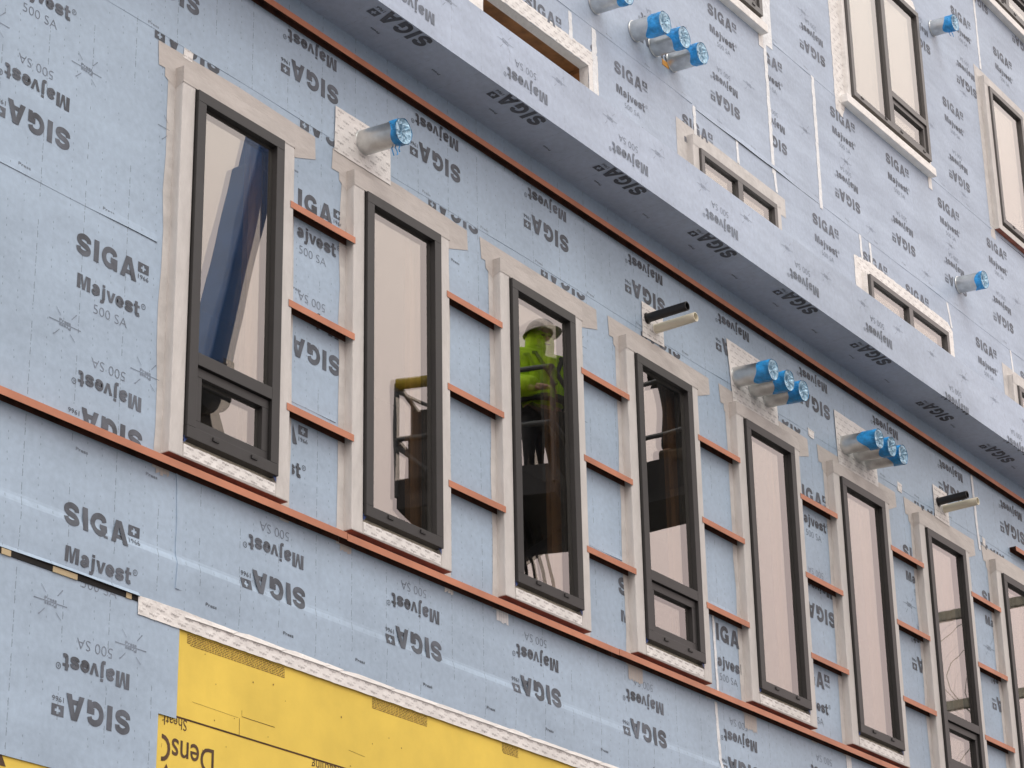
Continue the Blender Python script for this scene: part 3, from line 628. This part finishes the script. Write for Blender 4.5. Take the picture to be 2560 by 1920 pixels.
for i, a in enumerate(wins):
    vent = i in (0, 3, 6); x1 = a + .732; z0, z1 = 4.697, 6.732
    W = window(a, x1, z0, z1, 0.0, None, (), (0, .424, .495) if vent else None)
    # soft head wrap over the box top and onto the wall, side flanges, printed sill tape, primer corners
    h = MB(); bx0, bx1 = a - .1075, x1 + .1075; zt, zb = 6.836, 6.738; rn = random.Random(i + 50)
    e = [rn.uniform(-.012, .012) for _ in range(8)]
    h.quad([(bx0 - .001, .0175, zb + e[0] * .4), (bx1 + .001, .0175, zb + .003 + e[1] * .4), (bx1 + .001, .0175, zt + .001), (bx0 - .001, .0175, zt + .001)])
    h.quad([(bx0 - .0012, .078, zb - .03 + e[2] * .3), (bx0 - .0012, .0175, zb + e[0] * .4), (bx0 - .0012, .0175, zt + .001), (bx0 - .0012, .078, zt + .001)])
    h.quad([(bx1 + .0012, .0175, zb + e[1] * .4), (bx1 + .0012, .078, zb - .03), (bx1 + .0012, .078, zt + .001), (bx1 + .0012, .0175, zt + .001)])
    h.quad([(bx0 - .001, .0175, zt + .0012), (bx1 + .001, .0175, zt + .0012), (bx1 + .001, .078, zt + .0022), (bx0 - .001, .078, zt + .0022)])
    h.quad([(bx0 - .078 + e[3], .0772, zb + .015), (bx0, .0772, zb - .03), (bx0, .0772, zt - .03), (bx0 - .080 + e[3], .0772, zt - .028)])
    h.quad([(bx1, .0772, zb - .03), (bx1 + .09 + e[5], .0772, zb), (bx1 + .27 + e[6], .0772, 6.80 + e[1]), (bx1, .0772, zt)])
    h.quad([(bx0 - .135 + e[4], .0771, zt - .035), (bx0, .0771, zt - .030), (bx1, .0771, zt - .0), (bx1 + .27 + e[6], .0771, 6.80 + e[1]), (bx1 + .262 + e[6], .0771, 6.934 + e[5] * .4), (a + .40, .0771, 6.942 + (.018 if i < 2 else 0) + e[7] * .3), (bx0 - .14 + e[3], .0771, 6.945 + e[2] * .5)])
    reparent(h.build('head_wrap', M_head), W)
    e = [rn.uniform(-.01, .01) for _ in range(24)]
    for s_, xb in ((-1, bx0), (1, bx1)):
        g = MB()
        for k in range(10):
            zc, zd = 4.50 + k * .224, 4.50 + (k + 1) * .224; o1, o2 = (.055 if s_ < 0 else .075) + e[k + (10 if s_ > 0 else 0)], (.055 if s_ < 0 else .075) + e[k + 1 + (10 if s_ > 0 else 0)]
            p = [(xb + s_ * o1, .0782, zc), (xb, .0775, zc), (xb, .0775, zd), (xb + s_ * o2, .0782, zd)]
            g.quad(p if s_ < 0 else p[::-1])
        reparent(g.build('side_wrap', M_flange), W)
    tape_sheet('sill_tape', [(a - .002, z0 - .103), (x1 - .008, z0 - .095), (x1 - .006, z0 - .036), (a - .001, z0 - .036)], .0195, a, x1 - .01, z0 - .102, z0 - .036, .092, .034, 0, seed=60 + i, rough=.004, parent=W, big=.9)
    for xa, s_ in ((a, 1), (x1, -1)):
        b = MB()
        p = [(xa - s_ * .004, .0188, z0 - .030), (xa + s_ * .028, .0188, z0 + .001), (xa - s_ * .004, .0188, z0 + .012)]; b.quad(p if s_ > 0 else p[::-1]); reparent(b.build('corner_primer', M_blueprimer), W)
for kind, x0, x1, z0, z1 in UW:
    m = (x0 + x1) / 2 if kind != 'single' else None
    if kind in ('tall', 'tall3'): window(x0, x1, z0, z1, 1.42, None, (m - .02,), (1, .405, .475), M_frame_sheen, 'sillonly', .06, (.10, .40, .60, .90))
    elif kind == 'single': window(x0, x1, z0, z1, 1.42, None, (), None, M_frame_sheen, 'beige', .06)
    elif kind == 'small': window(x0, x1, z0, z1, 1.42, None, (m,), None, M_frame_sheen, 'beige', .055)
    else: window(x0, x1, z0, z1, 1.42, None, (m,), None, M_frame_sheen, 'white', .055)
# head wraps of the upper beige boxes
for x0, x1, zt, l in ((16.73, 18.32, 10.43, .18), (23.58, 24.71, 14.205, .12), (23.50, 25.11, 10.435, .12)):
    h = MB(); h.quad([(x0 - l, YU - .002, zt - .02), (x1 + .2, YU - .002, zt - .10), (x1 + .2, YU - .002, zt + .10), (x0 - l, YU - .002, zt + .11)]); h.quad([(x0, 1.4375, zt - .10), (x1, 1.4375, zt - .10), (x1, 1.4375, zt + .001), (x0, 1.4375, zt + .001)])
    h.quad([(x0 - l, YU - .0015, 9), (x0, YU - .0015, 9), (x0, YU - .0015, zt - .02), (x0 - l, YU - .0015, zt - .02)] if zt < 11 else [(x0 - l, YU - .0015, 12.1), (x0, YU - .0015, 12.1), (x0, YU - .0015, zt - .02), (x0 - l, YU - .0015, zt - .02)])
    child(h.build('head_wrap', M_flange))

# ------------------------------------------------------------------ steel rails (Z girts)
def girt(x0, x1, zt, label, group, dz=0.0, yfr=.0165):
    mb = MB(); h = .041; t = .0022; yb = .0770; mb_ = mb
    s = dz
    def seg(xa, xb, da, db):
        P = lambda x, y, z, d: (x, y, z + d)
        for y0, y1, z0, z1 in ((yfr, yfr + t, zt - h, zt), (yfr + t, yb, zt - t, zt), (yb - t, yb, zt - h, zt - t)):
            i = len(mb.v)
            mb.v.extend([(xa, y0, z0 + da), (xb, y0, z0 + db), (xb, y1, z0 + db), (xa, y1, z0 + da), (xa, y0, z1 + da), (xb, y0, z1 + db), (xb, y1, z1 + db), (xa, y1, z1 + da)])
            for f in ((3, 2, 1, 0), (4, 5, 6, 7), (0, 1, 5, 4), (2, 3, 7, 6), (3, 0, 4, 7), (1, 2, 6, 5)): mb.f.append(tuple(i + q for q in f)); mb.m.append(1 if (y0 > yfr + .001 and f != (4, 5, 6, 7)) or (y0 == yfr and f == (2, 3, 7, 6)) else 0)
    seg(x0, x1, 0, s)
    o = mb.build('steel_rail', [M_orange, M_inner_shade]); tag(o, label, 'rail', group); return o
G1 = 'orange steel rails between the tall windows'
rows = ((6.392, 'top'), (5.776, 'middle'), (5.155, 'bottom'))
for i in range(8):
    for zt, nm in rows:
        girt(wins[i] + .732 + .1085 - .03, wins[i + 1] - .1085 + .012, zt + random.uniform(-.003, .003), '%s short orange rail between the %s and %s tall windows from the left' % (nm, ORD[i], ORD[i + 1]), G1, random.uniform(-.004, .004), .0160)
G2 = 'long orange steel rails under the tall windows'
girt(4.0, 10.105, 4.551, 'left length of long orange rail, from left edge to second tall window', G2, .003)
girt(10.109, 12.906, 4.5495, 'middle length of long orange rail, below the second and third tall windows', G2, -.002)
girt(12.911, 27.0, 4.5505, 'right length of long orange rail, from the fourth tall window to right edge', G2, .002)
girt(4.0, 27.0, 7.611, 'long dark orange rail right under the overhang soffit', 'upper orange rails'); girt(19.62, 24.0, 7.085, 'orange rail end at the right edge, above the last tall window', 'upper orange rails')

# ------------------------------------------------------------------ ducts and pipes
def duct(x, z, y, L, r, label, group, cap=.10, seed=0, droop=.02, tail=True):
    rn = random.Random(seed); D = empty('duct_pipe', (x, y, z), label, 'duct', group)
    ax = Vector((0, -L, -droop)); n = 28
    mb = MB(); mb.tube((0, .05, droop * .1), ax * .97, r, n, 0, caps=False); mb.tube((0, -.012, 0), (0, -.002, 0), r * 1.05, n, 0)
    o = mb.build('duct', M_duct, smooth=True); o.parent = D
    # tape cap: uneven sleeve near the end
    mb = MB(); d = ax.normalized(); u = Vector((1, 0, 0)); v = d.cross(u).normalized(); rows_ = 6; ph = rn.random() * 6; V = []
    for j in range(rows_ + 1):
        t = j / rows_; ring_ = []
        for k in range(n):
            th = 2 * math.pi * k / n; back = cap * (1 + .35 * math.sin(th + ph) + .18 * math.sin(3 * th + ph * 2)); s = L - back * (1 - t) + .004
            rr = r * (1.035 + .035 * rn.random() + (.03 * math.sin(5 * th + ph) if j == rows_ else 0)); p = d * s + (u * math.cos(th) + v * math.sin(th)) * rr; ring_.append(len(mb.v)); mb.v.append(tuple(p))
        V.append(ring_)
    for j in range(rows_):
        for k in range(n): q = (k + 1) % n; mb.f.append((V[j][k], V[j][q], V[j + 1][q], V[j + 1][k])); mb.m.append(0)
    o = mb.build('blue_tape', M_blue); o.parent = D
    if tail:
        for k in range(3):
            m2 = MB(); th = math.pi * (1.35 + .12 * k) ; p = d * (L - .03 - .025 * k) + (u * math.cos(th) * .2 + Vector((0, 0, -1))) * r * 1.03; pts = [p]
            for q in range(4): p = p + Vector((rn.uniform(-.012, .012), rn.uniform(-.012, .006), -rn.uniform(.008, .02))); pts.append(p)
            m2.path(pts, .0035, 5); o = m2.build('tape_tail', M_blue); o.parent = D
    # crumpled film over the mouth
    mb = MB(); ce = d * (L + .002); rings = 5; V = [[len(mb.v)]]; mb.v.append(tuple(ce - d * .012))
    for j in range(1, rings + 1):
        ring_ = []
        for k in range(n):
            th = 2 * math.pi * k / n; rr = r * 1.01 * j / rings; p = ce + (u * math.cos(th) + v * math.sin(th)) * rr - d * (.016 * (1 - j / rings) + (.007 * math.sin(7 * math.cos(th) * j + ph) if j < rings else 0)); ring_.append(len(mb.v)); mb.v.append(tuple(p))
        V.append(ring_)
    for k in range(n): mb.f.append((V[0][0], V[1][(k + 1) % n], V[1][k])); mb.m.append(0)
    for j in range(1, rings):
        for k in range(n): q = (k + 1) % n; mb.f.append((V[j][q], V[j + 1][q], V[j + 1][k], V[j][k])); mb.m.append(0)
    o = mb.build('end_film', M_film); o.parent = D
    return D
GA = 'capped metal ducts through the lower wall'; GB = 'capped metal ducts through the upper wall'
duct(10.305, 7.098, YW, .305, .078, 'single metal duct with blue-taped end above the second tall window', GA, .065, 1)
for i, (x, z, nm) in enumerate(((14.775, 7.085, 'left'), (15.015, 7.080, 'middle'), (15.235, 7.072, 'right'))):
    duct(x, z, YW, .312, .076, '%s of three blue-taped metal ducts above the fifth tall window' % nm, GA, .10, 10 + i, tail=False)
for i, (x, z, nm) in enumerate(((16.468, 7.075, 'left'), (16.690, 7.078, 'middle'), (16.885, 7.070, 'right'))):
    duct(x, z, YW, .312, .076, '%s of three blue-taped metal ducts above the sixth tall window' % nm, GA, .11, 20 + i, tail=False)
for i, (x, z, nm) in enumerate(((15.905, 11.085, 'upper left'), (16.227, 11.092, 'middle'), (16.530, 11.078, 'lower right'))):
    duct(x, z, YU, .312, .095, '%s of three grey blue-taped ducts beside the open window hole' % nm, GB, .12, 30 + i, tail=False)
duct(22.409, 11.105, YU, .30, .092, 'grey blue-taped duct alone on the upper wall, above second small window', GB, .085, 41, tail=False)
duct(22.374, 14.251, YU, .275, .090, 'grey blue-taped duct alone near the top, right of the big divided window', GB, .085, 42)
duct(15.269, 11.051, YU, .33, .095, 'grey duct cut by the top edge, above the open window hole', GB, .10, 43, tail=False)
def pvc(x, z, L, r, m, label, group, open_=True):
    D = empty('plastic_pipe', (x, YW, z), label, 'pipe', group); mb = MB(); n = 20
    mb.tube((0, .05, 0), (0, -L, .006), r, n, 0, caps=False); mb.tube((0, -L, .006), (0, -L + .10, .004), r * .84, n, 0, caps=False)
    for k in range(n):
        a, b = 2 * math.pi * k / n, 2 * math.pi * (k + 1) / n
        mb.quad([(math.cos(a) * r, -L, .006 + math.sin(a) * r), (math.cos(b) * r, -L, .006 + math.sin(b) * r), (math.cos(b) * r * .84, -L, .006 + math.sin(b) * r * .84), (math.cos(a) * r * .84, -L, .006 + math.sin(a) * r * .84)])
    o = mb.build('pipe_wall', m, smooth=True); o.parent = D
    mb = MB(); mb.tube((0, -.012, 0), (0, .0, 0), r * 1.25, n); o = mb.build('pipe_collar', M_white if m is M_pvcw else m); o.parent = D
    return D
GP = 'pairs of plastic pipes through the lower wall'
pvc(13.525, 7.107, .335, .033, M_pvcb, 'black plastic pipe of the left pipe pair, above the fourth tall window', GP)
pvc(13.628, 7.060, .34, .034, M_pvcw, 'cream plastic pipe of the left pipe pair, above the fourth tall window', GP)
pvc(18.169, 7.092, .275, .033, M_pvcb, 'black plastic pipe of the right pipe pair, above the seventh tall window', GP)
pvc(18.270, 7.054, .32, .034, M_pvcw, 'cream plastic pipe of the right pipe pair, above the seventh tall window', GP)
mb = MB(); mb.box(16.36, 16.47, YU - .004, YU - .001, 10.975, 11.03); child(mb.build('orange_sealant', mat('orange_sealant', (.75, .36, .08), rough=.5)))
# ------------------------------------------------------------------ LIFT (beside the photograph's frame; seen mirrored in the glass)

def lift():
    M_boom = mat('boom_blue', (.028, .105, .29), rough=.4, var=.1); M_dark = mat('lift_dark', (.018, .019, .022), rough=.6); M_foam = mat('rail_foam', (.42, .31, .03), rough=.8, var=.15); M_steel = mat('rail_steel', (.08, .085, .09), rough=.5)
    Lf = empty('boom_lift', (14, -3.4, -1.6), 'blue boom lift with dark railed work basket held up by the facade', 'lift')
    def ch(o): o.parent = Lf; o.matrix_parent_inverse = Matrix.Translation((-14, 3.4, 1.6)); return o
    mb = MB(); mb.beam((12.90, -3.56, 7.30), (13.46, -3.60, 9.35), .25, .26); mb.beam((13.40, -3.60, 9.1), (14.56, -3.70, 13.5), .18, .20); ch(mb.build('upper_boom', M_boom, bevel=.02))
    mb = MB(); mb.beam((14.52, -3.95, 13.5), (8.0, -14.2, 0.3), .34, .40); ch(mb.build('lower_boom', M_boom, bevel=.02))
    mb = MB(); mb.tube((12.84, -3.78, 7.22), (12.84, -3.38, 7.22), .20, 18); mb.beam((12.82, -3.58, 7.30), (13.0, -3.5, 6.55), .20, .24); mb.box(12.94, 13.10, -3.70, -3.44, 7.32, 7.52); ch(mb.build('boom_knuckle', M_dark))
    mb = MB(); mb.beam((12.95, -3.5, 6.6), (14.3, -3.4, 6.0), .16, .2); mb.beam((14.3, -3.4, 6.0), (15.6, -3.3, 6.15), .16, .2); mb.beam((15.6, -3.3, 6.15), (16.7, -3.1, 7.0), .14, .18); ch(mb.build('jib', M_dark, bevel=.01))
    mb = MB()
    mb.beam((15.75, -2.92, 6.35), (16.5, -2.62, 6.95), .05, .10)
    for k in range(4):
        P = [(16.05 + .12 * k + .25 * math.sin(t * .5), -2.95 + .02 * k, 7.02 - .55 * math.sin(t * .314) - .02 * t * k) for t in range(11)]; mb.path(P, .016, 6)
    ch(mb.build('hose', M_dark))
    mb = MB(); mb.box(6.4, 9.6, -16.2, -13.6, -.9, .6); mb.box(6.8, 8.8, -15.6, -14.0, .6, 1.3); ch(mb.build('chassis', M_boom, bevel=.05))
    for x in (6.8, 9.2):
        for y in (-16.3, -13.5): m2 = MB(); m2.tube((x, y - .2, -1.1), (x, y + .2, -1.1), .5, 24); ch(m2.build('wheel', M_dark))
    c = [Vector(p) for p in ((15.36, -3.60, 7.12), (15.83, -2.33, 7.12), (17.24, -2.85, 7.12), (16.77, -4.12, 7.12))]; up = Vector((0, 0, 1))
    mb = MB(); mb.quad([p for p in c]); mb.quad([p - up * .10 for p in c][::-1])
    for i in range(4): a, b = c[i], c[(i + 1) % 4]; mb.quad([a - up * .10, b - up * .10, b, a][::-1])
    ch(mb.build('basket_floor', M_dark))
    mb = MB()
    for i in range(4):
        a, b = c[i], c[(i + 1) % 4]
        for h in (.52, 1.02): mb.tube(a + up * h, b + up * h, .022, 10)
        for t in (0, .34, .67): p = a.lerp(b, t); mb.tube(p, p + up * 1.02, .022, 10)
    a = c[0]; mb.tube(a + up * .95, a.lerp(c[1], .30) + up * .72, .016, 8); mb.tube(a + up * .45, a.lerp(c[1], .22) + up * .20, .02, 8)
    ch(mb.build('guard_rail', M_steel))
    mb = MB(); mb.tube(c[0] + up * 1.02, c[0].lerp(c[1], .75) + up * 1.02, .050, 12); ch(mb.build('rail_foam', M_foam))
    mb = MB(); u = (c[1] - c[0]).normalized(); v = (c[3] - c[0]).normalized()
    for (w0, w1, v0, h1) in ((.13, .80, .05, .78), (.10, .60, .0, .50)):
        q = [c[0] + u * w0 + v * v0, c[0] + u * w1 + v * v0, c[0] + u * w1 + v * (v0 + .3), c[0] + u * w0 + v * (v0 + .3)]; mb.quad([k + up * h1 for k in q])
        for i in range(4): mb.quad([q[i] + up * .02, q[(i + 1) % 4] + up * .02, q[(i + 1) % 4] + up * h1, q[i] + up * h1])
    ch(mb.build('control_box', M_dark))
    mb = MB()
    for i in range(4):
        a, b = c[i], c[(i + 1) % 4]; mb.quad([a + up * .0, b + up * .0, b + up * (.16), a + up * .16])
    ch(mb.build('toe_board', M_dark))
    mb = MB(); mb.box(16.95, 17.60, -3.0, -1.72, 7.20, 7.27); ch(mb.build('deck_extension', M_dark))
    mb = MB()
    for z in (.55, 1.05):
        mb.tube((16.97, -1.74, 7.25 + z), (16.97, -2.98, 7.25 + z), .022, 8); mb.tube((16.97, -1.74, 7.25 + z), (17.58, -1.74, 7.25 + z), .022, 8)
    for x, y in ((16.97, -1.74), (16.97, -2.4)): mb.tube((x, y, 7.25), (x, y, 8.30), .022, 8)
    ch(mb.build('guard_rail', M_steel))
    mb = MB()
    for k in range(5): mb.box(17.02 + .02 * k, 17.56, -2.75 + .03 * k, -1.95, 7.27 + .075 * k, 7.34 + .075 * k, 0)
    mb.box(17.15, 17.4, -2.6, -2.35, 7.642, 7.70, 1); ch(mb.build('stacked_material', [M_dark, M_boom]))
    # utility pole with two cross-arms, further along the street
    P = empty('utility_pole', (31.8, -3.4, -1.6), 'grey timber utility pole with two cross-arms and looped wires', 'utility pole')
    def pc(o): o.parent = P; o.matrix_parent_inverse = Matrix.Translation((-31.8, 3.4, 1.6)); return o
    M_pole = mat('pole_timber', (.34, .33, .27), rough=.9, var=.2, stretch=(4, 4, .5))
    mb = MB(); mb.tube((31.8, -3.4, -1.6), (31.8, -3.4, 12.2), .16, 16, r2=.12); pc(mb.build('pole', M_pole))
    for z in (10.62, 9.30): mb = MB(); mb.beam((31.7, -2.9, z), (31.7, -6.7, z), .10, .13); pc(mb.build('cross_arm', M_pole))
    mb = MB(); rn = random.Random(2)
    for k in range(3):
        y0 = -5.35 - .22 * k; pts = [(31.7 + .25 * math.sin(t * .7 + k), y0 - .2 + .45 * math.sin(t * .55 + k) * .6, 10.7 - .16 * t * (1 + .06 * k)) for t in range(14)]; mb.path(pts, .006, 5)
    pc(mb.build('wire', M_pole))
    Q = P.copy(); C.objects.link(Q); Q.location = P.location + Vector((2.35, -.15, .80)); Q['label'] = 'second utility pole farther down the street with two cross-arms'; P['group'] = Q['group'] = 'utility poles along the street'
    for o in list(P.children):
        d = o.copy(); C.objects.link(d); d.parent = Q
lift()

def skin(name, verts, edges, m, parent=None, sub=2, root=0):
    me = bpy.data.meshes.new(name); me.from_pydata([v[:3] for v in verts], edges, []); o = bpy.data.objects.new(name, me); C.objects.link(o)
    bm = bmesh.new(); bm.from_mesh(me); lay = bm.verts.layers.skin.verify(); bm.verts.ensure_lookup_table()
    for i, v in enumerate(verts):
        r = v[3]; bm.verts[i][lay].radius = (r, r) if not isinstance(r, tuple) else r; bm.verts[i][lay].use_root = (i == root)
    bm.to_mesh(me); bm.free(); o.modifiers.new('skin', 'SKIN').use_smooth_shade = True; sb = o.modifiers.new('sub', 'SUBSURF'); sb.levels = sb.render_levels = sub
    me.materials.append(m)
    if parent: o.parent = parent
    return o
M_skin = mat('skin', (.46, .27, .19), rough=.6); M_hiviz = mat('hi_vis_cloth', (.50, .80, .015), rough=.8, var=.2, vscale=9, bump=.5, bscale=10); M_trous = mat('dark_cloth', (.016, .017, .020), rough=.85, bump=.4, bscale=12); M_hat = mat('hard_hat_shell', (.42, .36, .33), rough=.35); M_boot = mat('boot_leather', (.05, .035, .02), rough=.7); M_strap = mat('harness_strap', (.03, .034, .042), rough=.7)
def worker(x, y, z, rot, label, arms, hat=True):
    """standing worker: one skinned body, clothes grown on the same skeleton slightly larger"""
    J = {'pel': (0, 0, .95), 'sp': (0, .02, 1.14), 'ch': (0, .03, 1.34), 'nk': (0, .02, 1.49), 'hd': (0, .01, 1.60), 'tp': (0, .02, 1.72)}
    B = [(0, 0, .95, (.15, .11)), (0, .02, 1.14, (.15, .11)), (0, .03, 1.34, (.17, .12)), (0, .02, 1.48, .055), (0, .0, 1.56, (.065, .075)), (0, .015, 1.66, (.078, .095)), (0, .02, 1.72, (.06, .07))]
    E = [(0, 1), (1, 2), (2, 3), (3, 4), (4, 5), (5, 6)]
    def add(chain, frm):
        p = frm
        for v in chain: B.append(v); E.append((p, len(B) - 1)); p = len(B) - 1
        return p
    hands = []; legs = []
    for s in (-1, 1):
        e_, h_ = arms[0 if s < 0 else 1]
        add([(s * .185, .03, 1.40, .068), (s * e_[0], e_[1], e_[2], .045), (s * h_[0], h_[1], h_[2], .030)], 2); wv = len(B) - 1
        d = (Vector((s * h_[0], h_[1], h_[2])) - Vector((s * e_[0], e_[1], e_[2]))).normalized(); sd = d.cross(Vector((0, 0, 1))).normalized(); pb = Vector((s * h_[0], h_[1], h_[2])) + d * .05; B.append((*pb, (.036, .018))); E.append((wv, len(B) - 1)); pi = len(B) - 1
        for k in range(4):
            o_ = sd * (k - 1.5) * .020; f1 = pb + d * (.045 + .008 * (k in (1, 2))) + o_; f2 = f1 + d * .03 + Vector((0, 0, -.02)); f3 = f2 + d * .012 + Vector((0, 0, -.022)); add([(*f1, .009), (*f2, .0085), (*f3, .0075)], pi)
        t1 = pb - d * .02 + sd * .045; add([(*t1, .011), (*(t1 + d * .04), .009)], pi)
        add([(s * .09, 0, .88, .095), (s * .115, -.03, .50, .062), (s * .13, .02, .10, .045), (s * .135, -.11, .045, .042), (s * .138, -.19, .03, .03)], 0)
    T = empty('person', (x, y, z), label, 'person'); T.rotation_euler = (0, 0, rot)
    skin('body', B, E, M_skin, T)
    def sub_(idx, grow, nm, m):
        mp = {a: i for i, a in enumerate(idx)}; skin(nm, [(*B[a][:3], tuple(r + grow for r in (B[a][3] if isinstance(B[a][3], tuple) else (B[a][3], B[a][3])))) for a in idx], [(mp[a], mp[b]) for a, b in E if a in mp and b in mp], m, T)
    arm = [i for i in range(7, len(B)) if B[i][2] > 1.0 and (isinstance(B[i][3], float) and B[i][3] >= .03)]
    sub_([0, 1, 2] + arm, .060, 'jacket', M_hiviz)
    hb = MB(); n = 20; rows_ = [[] for _ in range(9)]
    for j in range(9):
        a = math.pi * (j + .5) / 9
        for k in range(n): th = 2 * math.pi * k / n; rows_[j].append(len(hb.v)); hb.v.append((math.cos(th) * .125 * math.sin(a), .035 + math.sin(th) * .120 * math.sin(a), 1.57 - .165 * math.cos(a)))
    for a_, b_ in zip(rows_[:-1], rows_[1:]):
        for k in range(n): q = (k + 1) % n; hb.f.append((a_[k], a_[q], b_[q], b_[k])); hb.m.append(0)
    o = hb.build('hood', M_hiviz, smooth=True); o.parent = T
    leg = [i for i in range(7, len(B)) if B[i][2] < .9 and B[i][3] in (.095, .062, .045) and abs(B[i][0]) < .14]
    sub_([0] + leg, .020, 'trousers', M_trous)
    for s in (-1, 1): mb = MB(); mb.box(s * .135 - .055, s * .135 + .055, -.25, .09, 0, .12); o = mb.build('boot', M_boot, bevel=.03); o.parent = T
    # face: eyes, nose, mouth, ears
    mb = MB(); mb.beam((0, -.075, 1.60), (0, -.103, 1.572), .022, .03)
    for s in (-1, 1): mb.box(s * .03 - .012, s * .03 + .012, -.082, -.070, 1.615, 1.627, 1); mb.beam((s * .078, .02, 1.63), (s * .082, .025, 1.575), .02, .04)
    mb.box(-.025, .025, -.085, -.072, 1.538, 1.546, 1); o = mb.build('face', [M_skin, M_dk]); o.parent = T
    # hard hat: dome and brim
    mb = MB(); n = 24; V = []
    for j in range(7):
        a = math.pi / 2 * j / 6; V.append([]); 
        for k in range(n): th = 2 * math.pi * k / n; V[-1].append(len(mb.v)); mb.v.append((math.cos(th) * .125 * math.cos(a), .01 + math.sin(th) * .15 * math.cos(a), 1.665 + .135 * math.sin(a)))
    V.insert(0, []);
    for k in range(n): th = 2 * math.pi * k / n; V[0].append(len(mb.v)); mb.v.append((math.cos(th) * .145, .0 + math.sin(th) * (.175 if math.sin(th) > 0 else .22), 1.655))
    for a, b in zip(V[:-1], V[1:]):
        for k in range(n): q = (k + 1) % n; mb.f.append((a[k], a[q], b[q], b[k])); mb.m.append(0)
    o = mb.build('hard_hat', M_hat, smooth=True); o.parent = T
    mb = MB()
    for s in (-1, 1):
        for yy in (-.165, .225): mb.beam((s * .13, yy + (.05 if yy < 0 else -.07), 1.43), (-s * .02, yy, 1.15), .045, .02); 
        mb.beam((s * .13, -.115, 1.43), (s * .13, .155, 1.43), .045, .02)
    mb.tube((0, .02, 1.02), (0, .02, 1.06), .205, 20); o = mb.build('harness', M_strap); o.parent = T
    T.scale = (1.08, 1.08, 1.06)
    return T
M_dk = mat('face_dark', (.03, .02, .018))
worker(16.52, -2.88, 7.06, R(205), 'worker in lime hi-vis jacket and hard hat standing in the lift basket', [((.30, -.05, 1.12), (.16, -.30, 1.10)), ((.32, -.02, 1.14), (.20, -.28, 1.05))])
worker(17.40, -2.12, 7.642, R(160), 'worker in lime hi-vis jacket reaching up beside the basket rail', [((.30, -.10, 1.60), (.26, -.30, 1.85)), ((.30, -.05, 1.14), (.22, -.30, 1.15))])
